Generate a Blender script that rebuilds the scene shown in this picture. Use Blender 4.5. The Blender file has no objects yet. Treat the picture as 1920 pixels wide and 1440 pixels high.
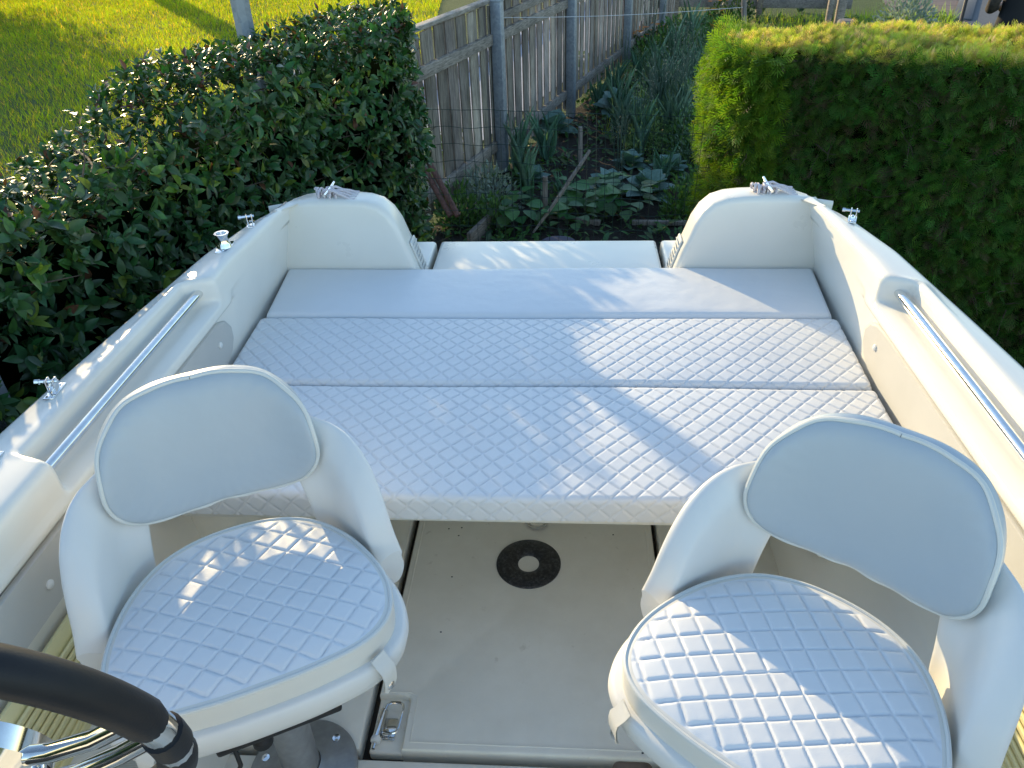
import bpy, bmesh, math, random
import numpy as np
rng = np.random.default_rng(7)
random.seed(7)
PI = math.pi
scene = bpy.context.scene
col = scene.collection
GZ = -1.1                      # ground level; z = 0 is the cockpit floor

# ------------------------------------------------------------------ camera
CAM = np.array([0.068, 0.0, 1.5])
_p, _a, _r = math.radians(34), math.radians(4.75), math.radians(-2.25)
FW = np.array([-math.sin(_a)*math.cos(_p), math.cos(_a)*math.cos(_p), -math.sin(_p)])
_R0 = np.array([math.cos(_a), math.sin(_a), 0.0]); _U0 = np.cross(_R0, FW)
RT = _R0*math.cos(_r) + _U0*math.sin(_r); UP = -_R0*math.sin(_r) + _U0*math.cos(_r)
cd = bpy.data.cameras.new("camera"); cam = bpy.data.objects.new("camera", cd); col.objects.link(cam)
cd.sensor_width = 36; cd.lens = 27; cd.clip_start = 0.02; cd.clip_end = 500
from mathutils import Matrix, Vector
M = Matrix(((RT[0], UP[0], -FW[0], CAM[0]), (RT[1], UP[1], -FW[1], CAM[1]), (RT[2], UP[2], -FW[2], CAM[2]), (0, 0, 0, 1)))
cam.matrix_world = M
scene.camera = cam

def ray(px, py): return FW + RT*(px-960)/1440. - UP*(py-720)/1440.
def at_z(px, py, z): d = ray(px, py); return CAM + d*(z-CAM[2])/d[2]     # survey helper: pixel of the photo -> point at height z
def at_y(px, py, y): d = ray(px, py); return CAM + d*(y-CAM[1])/d[1]
def at_d(px, py, t): return CAM + ray(px, py)*t

# ------------------------------------------------------------------ light
SUN_EL = math.radians(14.6)
sun_dir = np.array([-0.571*math.cos(SUN_EL), 0.821*math.cos(SUN_EL), math.sin(SUN_EL)])   # towards the sun
world = bpy.data.worlds.new("World"); scene.world = world; world.use_nodes = True
wn = world.node_tree.nodes; wl = world.node_tree.links
bg = wn["Background"]; sky = wn.new("ShaderNodeTexSky"); sky.sky_type = 'NISHITA'; sky.sun_disc = False
sky.sun_elevation = SUN_EL; sky.sun_rotation = math.atan2(sun_dir[0], sun_dir[1])
sky.altitude = 300; sky.air_density = 1.0; sky.dust_density = 0.4; sky.ozone_density = 1.4
tn = wn.new("ShaderNodeMix"); tn.data_type = 'RGBA'; tn.blend_type = 'MULTIPLY'; tn.inputs[0].default_value = 1; tn.inputs[7].default_value = (1.02, 1.02, .98, 1)
wl.new(sky.outputs[0], tn.inputs[6]); wl.new(tn.outputs[2], bg.inputs[0]); bg.inputs[1].default_value = 0.37
ld = bpy.data.lights.new("sun", 'SUN'); ld.energy = 6.6; ld.angle = math.radians(0.6); ld.color = (1.0, 0.76, 0.40)
lo = bpy.data.objects.new("sun", ld); col.objects.link(lo)
lo.rotation_euler = Vector(tuple(-sun_dir)).to_track_quat('-Z', 'Y').to_euler()
scene.view_settings.view_transform = 'Standard'; scene.view_settings.look = 'None'
scene.view_settings.exposure = 0; scene.view_settings.gamma = 1
scene.cycles.max_bounces = 8; scene.cycles.transparent_max_bounces = 4

# ------------------------------------------------------------------ materials
class N:
    def __init__(s, name):
        s.m = bpy.data.materials.new(name); s.m.use_nodes = True
        s.t = s.m.node_tree; s.b = s.t.nodes["Principled BSDF"]; s.out = s.t.nodes["Material Output"]
        s.tc = s.t.nodes.new("ShaderNodeTexCoord").outputs['Object']
    def n(s, kind, **kw):
        nd = s.t.nodes.new(kind)
        for k, v in kw.items():
            if k in nd.inputs: nd.inputs[k].default_value = v
            else: setattr(nd, k, v)
        return nd
    def l(s, a, b): s.t.links.new(a, b)
    def mapping(s, scale):
        m = s.n("ShaderNodeMapping"); m.inputs['Scale'].default_value = scale; s.l(s.tc, m.inputs[0]); return m.outputs[0]
    def noise(s, scale, detail=4, vec=None, rough=.55):
        n = s.n("ShaderNodeTexNoise"); n.inputs['Scale'].default_value = scale; n.inputs['Detail'].default_value = detail
        n.inputs['Roughness'].default_value = rough; s.l(vec if vec is not None else s.tc, n.inputs['Vector']); return n.outputs['Fac']
    def ramp(s, fac, stops):
        r = s.n("ShaderNodeValToRGB"); e = r.color_ramp.elements
        while len(e) < len(stops): e.new(0.5)
        for i, (p, c) in enumerate(stops): e[i].position = p; e[i].color = (*c, 1)
        s.l(fac, r.inputs[0]); return r.outputs[0]
    def mix(s, fac, a, b, mode='MIX'):
        m = s.n("ShaderNodeMix", data_type='RGBA', blend_type=mode)
        for sock, v in ((m.inputs[0], fac), (m.inputs[6], a), (m.inputs[7], b)):
            if hasattr(v, 'is_linked') or hasattr(v, 'links'): s.l(v, sock)
            elif isinstance(v, (int, float)): sock.default_value = v
            else: sock.default_value = (*v, 1)
        return m.outputs[2]
    def bump(s, h, strength=.2, dist=.01, prev=None):
        b = s.n("ShaderNodeBump"); b.inputs['Strength'].default_value = strength; b.inputs['Distance'].default_value = dist
        s.l(h, b.inputs['Height'])
        if prev is not None: s.l(prev, b.inputs['Normal'])
        return b.outputs[0]
    def set(s, color=None, rough=None, metal=None, normal=None, **kw):
        if color is not None:
            if isinstance(color, tuple): s.b.inputs['Base Color'].default_value = (*color, 1)
            else: s.l(color, s.b.inputs['Base Color'])
        if rough is not None:
            if isinstance(rough, (int, float)): s.b.inputs['Roughness'].default_value = rough
            else: s.l(rough, s.b.inputs['Roughness'])
        if metal is not None: s.b.inputs['Metallic'].default_value = metal
        if normal is not None: s.l(normal, s.b.inputs['Normal'])
        for k, v in kw.items(): s.b.inputs[k].default_value = v
        return s.m

def gelcoat(name, c1, c2, rough, grain=0.0, stain=None):
    g = N(name)
    c = g.ramp(g.noise(3.5, 5), [(.3, c1), (.7, c2)])
    if stain:
        spot = g.ramp(g.noise(28, 3, rough=.7), [(.66, (0, 0, 0)), (.75, (1, 1, 1))])
        big = g.ramp(g.noise(5, 6, rough=.7), [(.35, (0, 0, 0)), (.8, (1, 1, 1))])
        c = g.mix(g.n("ShaderNodeMath", operation='MULTIPLY').outputs[0], c, c)
        m1 = g.n("ShaderNodeMath", operation='MULTIPLY'); g.l(spot, m1.inputs[0]); m1.inputs[1].default_value = .45
        c = g.mix(m1.outputs[0], c, stain)
        m2 = g.n("ShaderNodeMath", operation='MULTIPLY'); g.l(big, m2.inputs[0]); m2.inputs[1].default_value = .35
        c = g.mix(m2.outputs[0], c, stain)
    r = g.n("ShaderNodeMapRange"); r.inputs['To Min'].default_value = rough*.8; r.inputs['To Max'].default_value = rough*1.3
    g.l(g.noise(9, 5), r.inputs['Value'])
    nrm = g.bump(g.noise(2.2, 2), .12, .02)
    if grain: nrm = g.bump(g.noise(900, 2), grain, .001, nrm)
    return g.set(color=c, rough=r.outputs[0], normal=nrm)
M_GEL = gelcoat("white gelcoat", (.78, .755, .68), (.83, .805, .73), .28)
M_GELF = gelcoat("deck gelcoat", (.76, .74, .68), (.82, .80, .735), .22)
M_FLOOR = gelcoat("worn floor gelcoat", (.82, .785, .69), (.89, .855, .765), .5, .25, (.56, .51, .42))
M_SIDE = gelcoat("textured side panel", (.50, .49, .46), (.56, .55, .52), .55, .5)  # beige taken darker: the shade on these panels is in the colour
M_DARKGAP = N("dark brown gap").set((.045, .035, .028), .8)

def vinyl(name, c, rough=.48, grain=.25):
    g = N(name)
    cc = g.ramp(g.noise(6, 5), [(.3, tuple(x*.96 for x in c)), (.7, c)])
    v = g.n("ShaderNodeTexVoronoi"); v.inputs['Scale'].default_value = 700; g.l(g.tc, v.inputs['Vector'])
    nrm = g.bump(g.noise(14, 3), .16, .012); nrm = g.bump(g.noise(4.5, 3), .22, .03, nrm)
    nrm = g.bump(v.outputs['Distance'], grain, .0008, nrm)
    return g.set(color=cc, rough=rough, normal=nrm)
M_VINYL = vinyl("white quilted vinyl", (.78, .79, .80))
M_VINYLP = vinyl("smooth white vinyl", (.76, .775, .79), .42, .12)
M_PIPE = vinyl("off white piping", (.70, .70, .66), .4, .1)
M_BACK = vinyl("grey white backrest vinyl", (.46, .51, .55), .36, .10)
M_SHELL = gelcoat("moulded white plastic", (.74, .735, .71), (.79, .785, .76), .34, .12)
M_PADSIDE = vinyl("ivory vinyl", (.74, .72, .66), .45, .2)

def metal(name, c, rough, bumps=0):
    g = N(name)
    return g.set(color=g.ramp(g.noise(40, 4), [(.3, tuple(x*.85 for x in c)), (.7, c)]), rough=rough, metal=1.0,
                 normal=g.bump(g.noise(60, 3), bumps, .002) if bumps else None)
M_CHROME = metal("polished steel", (.80, .80, .80), .09)
M_ALU = N("grey anodised aluminium"); M_ALU = M_ALU.set(color=M_ALU.ramp(M_ALU.noise(60, 4), [(.3, (.30, .31, .32)), (.7, (.38, .39, .40))]), rough=.42, metal=.55)
M_BLACK = N("black rubber").set((.012, .012, .013), .6)
g = N("black foam grip"); M_GRIP = g.set(color=g.ramp(g.noise(30, 4), [(.35, (.008, .009, .013)), (.75, (.014, .014, .017))]), rough=.5, normal=g.bump(g.noise(500, 3), .15, .001)); M_GRIP.node_tree.nodes["Principled BSDF"].inputs['Specular IOR Level'].default_value = .3
g = N("black moulded socket"); M_SOCK = g.set(color=g.ramp(g.noise(120, 5, rough=.7), [(.45, (.012, .013, .015)), (.75, (.09, .09, .095))]), rough=.45)
g = N("yellowed plastic"); M_YEL = g.set(color=g.ramp(g.noise(8, 4), [(.3, (.74, .66, .34)), (.7, (.82, .75, .43))]), rough=.45)
g = N("galvanised steel")
vg = g.n("ShaderNodeTexVoronoi"); vg.inputs['Scale'].default_value = 45; g.l(g.tc, vg.inputs['Vector'])
M_GALV = g.set(color=g.mix(.5, g.ramp(vg.outputs['Color'], [(.2, (.20, .23, .27)), (.8, (.34, .38, .43))]), g.ramp(g.noise(9, 6, rough=.7), [(.3, (.20, .23, .27)), (.7, (.40, .43, .47))])), rough=.55, metal=.35)
g = N("braided rope"); wv = g.n("ShaderNodeTexWave"); wv.inputs['Scale'].default_value = 130; wv.inputs['Distortion'].default_value = 4; g.l(g.tc, wv.inputs['Vector'])
M_ROPE = g.set(color=g.ramp(wv.outputs['Fac'], [(.25, (.40, .30, .33)), (.5, (.70, .69, .72)), (1, (.8, .8, .82))]), rough=.8)
g = N("brown leather"); M_BROWN = g.set(color=g.ramp(g.noise(30, 5), [(.3, (.09, .06, .04)), (.7, (.16, .11, .075))]), rough=.6)

def wood(name, c1, c2, c3, zdir=True):
    g = N(name)
    v = g.mapping((26, 26, 2.2) if zdir else (9, 3, 30))
    n1 = g.noise(3, 7, v, .68)
    c = g.ramp(n1, [(.28, c1), (.5, c2), (.74, c3)])
    blotch = g.ramp(g.noise(2.3, 5), [(.35, (.55, .53, .52)), (.7, (1.05, 1.0, .97))])
    c = g.mix(1.0, c, blotch, 'MULTIPLY')
    at = g.n("ShaderNodeAttribute"); at.attribute_name = "tint"
    c = g.mix(1.0, c, at.outputs['Color'], 'MULTIPLY')
    return g.set(color=c, rough=.85, normal=g.bump(n1, .5, .01))
M_WOOD = wood("weathered grey boards", (.15, .13, .115), (.42, .385, .345), (.72, .68, .62))
M_RAIL = wood("weathered fence rail", (.12, .105, .09), (.36, .33, .29), (.58, .54, .49), False)
M_RUST = wood("rusty brown tube", (.06, .03, .028), (.15, .075, .065), (.24, .14, .12))
M_STICK = wood("pale bare stick", (.16, .14, .12), (.34, .31, .28), (.48, .45, .41))
g = N("concrete"); M_CONC = g.set(color=g.mix(.5, g.ramp(g.noise(5, 7, rough=.7), [(.3, (.28, .32, .42)), (.7, (.44, .50, .66))]), g.ramp(g.noise(70, 4), [(.3, (.28, .29, .33)), (.7, (.46, .48, .52))])), rough=.9, normal=g.bump(g.noise(60, 5), .4, .01))
g = N("grey render wall"); M_WALL = g.set(color=g.ramp(g.noise(30, 6), [(.3, (.07, .075, .09)), (.7, (.11, .12, .135))]), rough=.9)
g = N("soil")
M_SOIL = g.set(color=g.mix(.5, g.ramp(g.noise(4, 8, rough=.7), [(.3, (.018, .014, .011)), (.7, (.06, .046, .036))]), g.ramp(g.noise(50, 6, rough=.75), [(.35, (.012, .010, .009)), (.75, (.085, .066, .052))])), rough=.95, normal=g.bump(g.noise(35, 7, rough=.7), 1.0, .05))
g = N("lawn ground")
M_LAWN = g.set(color=g.mix(.5, g.ramp(g.noise(1.2, 8, rough=.7), [(.3, (.035, .07, .012)), (.7, (.075, .13, .02))]), g.ramp(g.noise(28, 5), [(.3, (.025, .05, .01)), (.7, (.09, .14, .025))])), rough=.95, normal=g.bump(g.noise(40, 6), 1.0, .06))
g = N("terracotta paving"); br = g.n("ShaderNodeTexBrick"); br.inputs['Scale'].default_value = 1.0
br.inputs['Color1'].default_value = (.20, .14, .12, 1); br.inputs['Color2'].default_value = (.16, .115, .10, 1); br.inputs['Mortar'].default_value = (.06, .05, .05, 1)
br.inputs['Mortar Size'].default_value = .018; br.inputs['Brick Width'].default_value = 1.2; br.inputs['Row Height'].default_value = .6; br.offset = 0
g.l(g.tc, br.inputs['Vector']); M_PAVE = g.set(color=g.mix(.6, br.outputs['Color'], g.ramp(g.noise(12, 6), [(.3, (.5, .5, .5)), (.7, (1, 1, 1))]), 'MULTIPLY'), rough=.85)

def leafmat(name, rough, trans, spec=.5, tcol=(1.0, 1.25, .35)):
    g = N(name)
    at = g.n("ShaderNodeAttribute"); at.attribute_name = "tint"
    c = at.outputs['Color']
    v = g.mix(1.0, c, g.ramp(g.noise(60, 3), [(.3, (.75, .75, .75)), (.7, (1.15, 1.15, 1.15))]), 'MULTIPLY')
    g.set(color=v, rough=rough); g.b.inputs['Specular IOR Level'].default_value = spec
    tr = g.n("ShaderNodeBsdfTranslucent"); g.l(g.mix(1.0, v, tcol, 'MULTIPLY'), tr.inputs['Color'])
    mx = g.n("ShaderNodeMixShader"); mx.inputs[0].default_value = trans
    g.l(g.b.outputs[0], mx.inputs[1]); g.l(tr.outputs[0], mx.inputs[2]); g.l(mx.outputs[0], g.out.inputs['Surface'])
    return g.m
M_LAUREL = leafmat("glossy laurel leaf", .36, .22, .42)
M_THUJA = leafmat("thuja scale leaf", .6, .42, .3, (1.4, 1.5, .4))
M_GRASS = leafmat("grass blade", .55, .5, .3, (5.2, 3.6, .3))
M_HERB = leafmat("vegetable leaf", .5, .25, .4, (1.1, 1.2, .5))
M_PETAL = leafmat("petal", .6, .4, .2, (1.2, 1.0, .6))
M_CORE = N("dark hedge interior").set((.004, .007, .003), 1.0); M_CORE.node_tree.nodes["Principled BSDF"].inputs["Specular IOR Level"].default_value = 0  # near-black stands in for the shade deep inside the hedges
g = N("bark"); M_BARK = g.set(color=g.ramp(g.noise(20, 6), [(.3, (.05, .035, .025)), (.7, (.16, .12, .09))]), rough=.9, normal=g.bump(g.noise(30, 6), .8, .02))
M_WIRE = N("green coated wire").set((.012, .035, .028), .5)
M_STRING = N("white string").set((.6, .6, .62), .7)
M_BLUE = N("dark blue plastic").set((.008, .012, .05), .7)
M_CLOTHB = N("black cloth").set((.012, .012, .015), .85)
g = N("dark brown cloth"); M_CLOTHN = g.set(color=g.ramp(g.noise(25, 5), [(.3, (.03, .024, .02)), (.7, (.075, .06, .05))]), rough=.85)
M_SKIN = N("skin").set((.45, .27, .19), .55)
M_HAIR = N("dark hair").set((.03, .02, .015), .6)
M_STONE = gelcoat("pale stone", (.26, .25, .24), (.38, .37, .35), .9)

# ------------------------------------------------------------------ mesh helpers
class MB:
    def __init__(s): s.V = []; s.F = []; s.n = 0; s.C = []
    def add(s, V, F, c=(1, 1, 1)):
        V = np.asarray(V, float).reshape(-1, 3)
        s.V.append(V); s.F += [tuple(int(i)+s.n for i in f) for f in F]; s.n += len(V)
        s.C.append(np.tile(np.array([*c, 1.0]), (len(V), 1)))
        return s
    def box(s, c, d, bevel=.004, rot=None, col_=(1, 1, 1), seg=2):
        bm = bmesh.new(); bmesh.ops.create_cube(bm, size=1.0)
        for v in bm.verts: v.co = Vector((v.co.x*d[0], v.co.y*d[1], v.co.z*d[2]))
        if bevel: bmesh.ops.bevel(bm, geom=list(bm.edges), offset=min(bevel, min(d)*.45), segments=seg, profile=.5, affect='EDGES')
        bm.verts.index_update()
        V = np.array([v.co[:] for v in bm.verts]); F = [[v.index for v in f.verts] for f in bm.faces]; bm.free()
        if rot is not None: V = V @ np.asarray(rot).T
        return s.add(V+np.asarray(c), F, col_)
    def tube(s, P, r, seg=10, cap=True, c=(1, 1, 1)):
        P = np.asarray(P, float); n = len(P); r = np.full(n, r) if np.isscalar(r) else np.asarray(r)
        T = np.gradient(P, axis=0); T /= np.linalg.norm(T, axis=1)[:, None]+1e-12
        a = np.cross(T[0], [0, 0, 1.]);
        if np.linalg.norm(a) < 1e-3: a = np.array([1., 0, 0])
        a /= np.linalg.norm(a); V = []
        for i in range(n):
            a = a-T[i]*(a@T[i]); a /= np.linalg.norm(a); b = np.cross(T[i], a)
            for k in range(seg):
                t = 2*PI*k/seg; V.append(P[i]+r[i]*(a*math.cos(t)+b*math.sin(t)))
        F = [(i*seg+k, i*seg+(k+1) % seg, (i+1)*seg+(k+1) % seg, (i+1)*seg+k) for i in range(n-1) for k in range(seg)]
        if cap: F += [tuple(range(seg))[::-1], tuple(range((n-1)*seg, n*seg))]
        return s.add(V, F, c)
    def lathe(s, prof, c, seg=40, axis=(0, 0, 1), c_=(1, 1, 1), capends=True):
        ax = np.asarray(axis, float); ax /= np.linalg.norm(ax)
        a = np.cross(ax, [0, 1., .1]); a /= np.linalg.norm(a); b = np.cross(ax, a)
        V = []
        for (r, h) in prof:
            for k in range(seg):
                t = 2*PI*k/seg; V.append(np.asarray(c)+ax*h+r*(a*math.cos(t)+b*math.sin(t)))
        n = len(prof)
        F = [(i*seg+k, i*seg+(k+1) % seg, (i+1)*seg+(k+1) % seg, (i+1)*seg+k) for i in range(n-1) for k in range(seg)]
        if capends: F += [tuple(range(seg))[::-1], tuple(range((n-1)*seg, n*seg))]
        return s.add(V, F, c_)
    def grid(s, P, ci=False, cj=False, c=(1, 1, 1)):
        P = np.asarray(P); ni, nj = P.shape[:2]
        I, J = np.meshgrid(np.arange(ni if ci else ni-1), np.arange(nj if cj else nj-1), indexing='ij')
        I2 = (I+1) % ni; J2 = (J+1) % nj
        F = np.stack([I*nj+J, I*nj+J2, I2*nj+J2, I2*nj+J], -1).reshape(-1, 4)
        return s.add(P.reshape(-1, 3), F.tolist(), c)
    def build(s, name, mat, parent=None, smooth=True, sharp=38, mods=None, tint=False):
        me = bpy.data.meshes.new(name)
        V = np.concatenate(s.V)
        me.from_pydata(V.tolist(), [], s.F)
        bm = bmesh.new(); bm.from_mesh(me); bmesh.ops.recalc_face_normals(bm, faces=bm.faces); bm.to_mesh(me); bm.free()
        if tint:
            ca = me.color_attributes.new("tint", 'FLOAT_COLOR', 'POINT'); ca.data.foreach_set("color", np.concatenate(s.C).ravel())
        me.materials.append(mat)
        if smooth:
            me.polygons.foreach_set("use_smooth", [True]*len(me.polygons))
            if sharp: me.set_sharp_from_angle(angle=math.radians(sharp))
        return link(name, me, parent, mods)

def link(name, me, parent=None, mods=None):
    o = bpy.data.objects.new(name, me); col.objects.link(o)
    if parent is not None:
        o.parent = parent
        if parent.get('_world'): o.location = tuple(-x for x in parent['_world'])
    for m in (mods or []):
        md = o.modifiers.new(m[0], m[0])
        for k, v in m[1].items(): setattr(md, k, v)
    return o

def empty(name, loc, label, cat, group=None, rotz=0, local=False):
    o = bpy.data.objects.new(name, None); col.objects.link(o); o.location = tuple(float(x) for x in loc); o.rotation_euler = (0, 0, rotz)
    o.empty_display_size = .1
    tag(o, label, cat, group)
    if not local: o['_world'] = [float(x) for x in loc]
    return o
def tag(o, label=None, cat=None, group=None, kind=None):
    for k, v in (('label', label), ('category', cat), ('group', group), ('kind', kind)):
        if v: o[k] = v
    return o
def sub(name, mb, mat, parent, **kw):
    """sub-part: child of a part built in the same coordinates"""
    o = mb.build(name, mat, None, **kw); o.parent = parent; return o

def instanced(name, T, TF, P, D, Nn, S, C, mat, parent=None, smooth=False):
    """one mesh of many leaves: template T (k,3) with faces TF; per leaf position, direction, normal, scale, colour"""
    P, D, Nn = map(np.asarray, (P, D, Nn)); n = len(P); k = len(T)
    D = D/(np.linalg.norm(D, axis=1)[:, None]+1e-9)
    X = np.cross(D, Nn); X /= (np.linalg.norm(X, axis=1)[:, None]+1e-9); Z = np.cross(X, D)
    S = np.asarray(S).reshape(n, -1)
    if S.shape[1] == 1: S = np.repeat(S, 3, 1)
    Tt = np.asarray(T)[None]*S[:, None, :]
    V = P[:, None]+Tt[..., 0:1]*X[:, None]+Tt[..., 1:2]*D[:, None]+Tt[..., 2:3]*Z[:, None]
    V = V.reshape(-1, 3)
    TF = np.asarray(TF); m, q = TF.shape
    F = (TF[None]+(np.arange(n)*k)[:, None, None]).reshape(-1, q)
    me = bpy.data.meshes.new(name)
    me.vertices.add(len(V)); me.vertices.foreach_set("co", V.ravel())
    me.loops.add(F.size); me.loops.foreach_set("vertex_index", F.ravel().astype(np.int32))
    me.polygons.add(len(F)); me.polygons.foreach_set("loop_start", (np.arange(len(F))*q).astype(np.int32))
    me.polygons.foreach_set("loop_total", np.full(len(F), q, np.int32))
    me.update(calc_edges=True)
    ca = me.color_attributes.new("tint", 'FLOAT_COLOR', 'POINT')
    CC = np.ones((n, k, 4)); CC[..., :3] = np.asarray(C)[:, None]; ca.data.foreach_set("color", CC.ravel())
    if smooth: me.polygons.foreach_set("use_smooth", [True]*len(F))
    me.materials.append(mat)
    if name is None: return me
    return link(name, me, parent)

def smooth01(x): x = np.clip(x, 0, 1); return x*x*(3-2*x)
def rnd(n): return rng.random(n)
def rvec(n):
    v = rng.normal(size=(n, 3)); return v/np.linalg.norm(v, axis=1)[:, None]

# leaf templates (width x, length y, cup z), quads only
def leaf_template(rows=5, w=.5, cup=.12, droop=.25):
    T = []; ts = np.linspace(0, 1, rows)
    for t in ts:
        hw = w*.5*(math.sin(PI*min(1, t**.8*.97+.03)))**.8+.01
        z = -droop*t*t
        T += [(-hw, t, z+cup*hw*2), (0, t, z-.0), (hw, t, z+cup*hw*2)]
    F = []
    for i in range(rows-1):
        a = i*3; F += [(a, a+1, a+4, a+3), (a+1, a+2, a+5, a+4)]
    return np.array(T), F
LEAF_T, LEAF_F = leaf_template(5, .42, .16, .18)
ROUND_T, ROUND_F = leaf_template(6, .95, .10, .25)
def frond_template():
    T = []; F = []
    def seg(a, b, w):
        a = np.array(a); b = np.array(b); d = b-a; p = np.array([-d[1], d[0], 0]); p = p/np.linalg.norm(p)*w/2
        i = len(T); T.extend([a-p*.6, a+p*.6, b+p, b-p]); F.append((i, i+1, i+2, i+3))
    seg((0, 0, 0), (0, .55, 0), .035); seg((0, .5, 0), (.03, 1.15, -.08), .04)
    for k, t in enumerate((.15, .36, .58, .80)):
        L = (.50, .52, .42, .28)[k]
        for sg in (-1, 1):
            seg((0, t, 0), (sg*L*.58, t+L*.88, -.05*k/3-.03+.07*sg), .042)
    return np.array(T), F
FROND_T, FROND_F = frond_template()

# ------------------------------------------------------------------ ground, lawn, paths (setting)
def sheet(name, poly, z, mat):
    me = bpy.data.meshes.new(name); me.from_pydata([(x, y, z) for x, y in poly], [], [tuple(range(len(poly)))]); me.materials.append(mat)
    return tag(link(name, me), kind='structure')
sheet("ground", [(-90, -60), (90, -60), (90, 140), (-90, 140)], GZ-.012, M_LAWN)

FD = np.array([.309, .951])         # fence direction
F0 = np.array([-1.55, 4.85])
def fpt(s, off=0.): return F0+FD*s+np.array([FD[1], -FD[0]])*off
# gravel yard the boat is parked on
g = N("gravel"); M_GRAV = g.set(color=g.ramp(g.noise(60, 6, rough=.75), [(.3, (.05, .05, .048)), (.7, (.20, .19, .18))]), rough=.95, normal=g.bump(g.noise(60, 5), 1, .03))
sheet("yard", [(-2.4, -4), (4, -4), (4, 3.0), (1.2, 3.6), (-1.0, 4.2), (-1.6, 3.4), (-1.6, 1)], GZ-.004, M_GRAV)
P0 = at_z(755, 48, GZ); P1 = at_z(905, -20, GZ)
a_, b_ = fpt(-1.0, -.1), fpt(16, -.1); c_, d_ = fpt(16, -2.1), fpt(1.5, -2.1)
sheet("path", [tuple(fpt(3.5, -.6)), tuple(fpt(16, -.6)), tuple(fpt(16, -2.2)), tuple(fpt(3.5, -2.2))], GZ+.0, M_CONC)
kb = MB(); mid = (fpt(2.5, -2.3)+fpt(16, -2.3))/2
rotf = np.array([[FD[1], FD[0], 0], [-FD[0], FD[1], 0], [0, 0, 1]])
kb.box((mid[0], mid[1], GZ+.06), (.14, 13.5, .16), .012, rotf)
tag(kb.build("kerb", M_CONC), kind='structure')

soil = []
nx, ny = 60, 90
gx = np.linspace(0, 1, nx); gy = np.linspace(0, 1, ny)
A = np.array([-1.0, 4.3]); 
SP = np.zeros((nx, ny, 3))
for i, u in enumerate(gx):
    for j, v in enumerate(gy):
        L = fpt(v*12.2-.2, .06); Rr = np.array([2.6+v*4.6, 4.3+v*11.8])
        p = L*(1-u)+Rr*u
        SP[i, j] = (p[0], p[1], GZ+.02+.035*math.sin(p[0]*5.1+1.3*math.sin(p[1]*2.3))*math.sin(p[1]*4.3)+.02*rng.random())
s_ = MB().grid(SP); tag(s_.build("soil", M_SOIL, sharp=None), kind='structure')

# grass blades
def blades(name, P, h, w, C, mat, lean=.5, parent=None):
    n = len(P)
    T = np.array([(-.5, 0, 0), (.5, 0, 0), (.42, .45, .06), (-.42, .45, .06), (.06, 1, .32), (-.06, 1, .32)])
    TF = [(0, 1, 2, 3), (3, 2, 4, 5)]
    D = rvec(n)*lean; D[:, 2] = 1
    Nn = rvec(n); Nn[:, 2] *= .2
    S = np.stack([w, h, h], 1)
    return instanced(name, T, TF, P, D, Nn, S, C, mat, parent)
n = 150000
u = rnd(n)**.55
yy = 3.2+u*22
xx = -1.1-yy*.09-rnd(n)*(1.5+yy*.62)
lim = np.array([fpt((y-F0[1])/FD[1], -2.45)[0] for y in yy])
keep = (xx < np.where(yy > 5, lim, -1.6)); xx, yy = xx[keep], yy[keep]; n = len(xx)
patch = .5+.5*np.sin(xx*1.7+2*np.sin(yy*.9))*np.sin(yy*1.3+1.1*np.sin(xx*.7))
hh = (.035+.055*rnd(n))*(1+.5*patch); ww = .0035+.0006*yy*rnd(n)
base = np.stack([.095+.05*rnd(n), .17+.07*rnd(n), .016+.012*rnd(n)], 1)*(.62+.6*patch[:, None]*rnd(n)[:, None]+.2)
dry = rnd(n) < .06; base[dry] = np.array([.30, .27, .12])
tag(blades("grass", np.stack([xx, yy, np.full(n, GZ-.01)], 1), hh, ww, base, M_GRASS, .55), "sunlit short lawn grass behind the laurel hedge", "grass", kind='stuff')

# ------------------------------------------------------------------ hedges
def sample_poly_strip(top, n, zlo, zhi):
    """points on a vertical band under a plan polyline; returns P, outward normals (to the right of travel)"""
    top = np.asarray(top, float); seg = top[1:]-top[:-1]; L = np.linalg.norm(seg, axis=1)
    idx = rng.choice(len(seg), n, p=L/L.sum()); t = rnd(n)
    P = np.zeros((n, 3)); P[:, :2] = top[idx]+seg[idx]*t[:, None]; P[:, 2] = zlo+(zhi-zlo)*rnd(n)
    Nn = np.zeros((n, 3)); d = seg[idx]/L[idx][:, None]; Nn[:, 0] = d[:, 1]; Nn[:, 1] = -d[:, 0]
    return P, Nn
def tri_sample(poly, n):
    poly = np.asarray(poly, float); c = poly.mean(0); m = len(poly)
    A = np.array([abs(np.cross(poly[i]-c, poly[(i+1) % m]-c)) for i in range(m)])
    idx = rng.choice(m, n, p=A/A.sum()); u = np.sqrt(rnd(n)); v = rnd(n)
    a = poly[idx]; b = poly[(idx+1) % m]
    return c+(a-c)*(u*(1-v))[:, None]+(b-c)*(u*v)[:, None]
def lump(P, f, s):
    return np.sin(P[:, 0]*f+s)*np.sin(P[:, 1]*f*1.13+2*s)*.5+np.sin(P[:, 2]*f*1.3+s*3+P[:, 1]*f*.6)*.5

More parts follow.
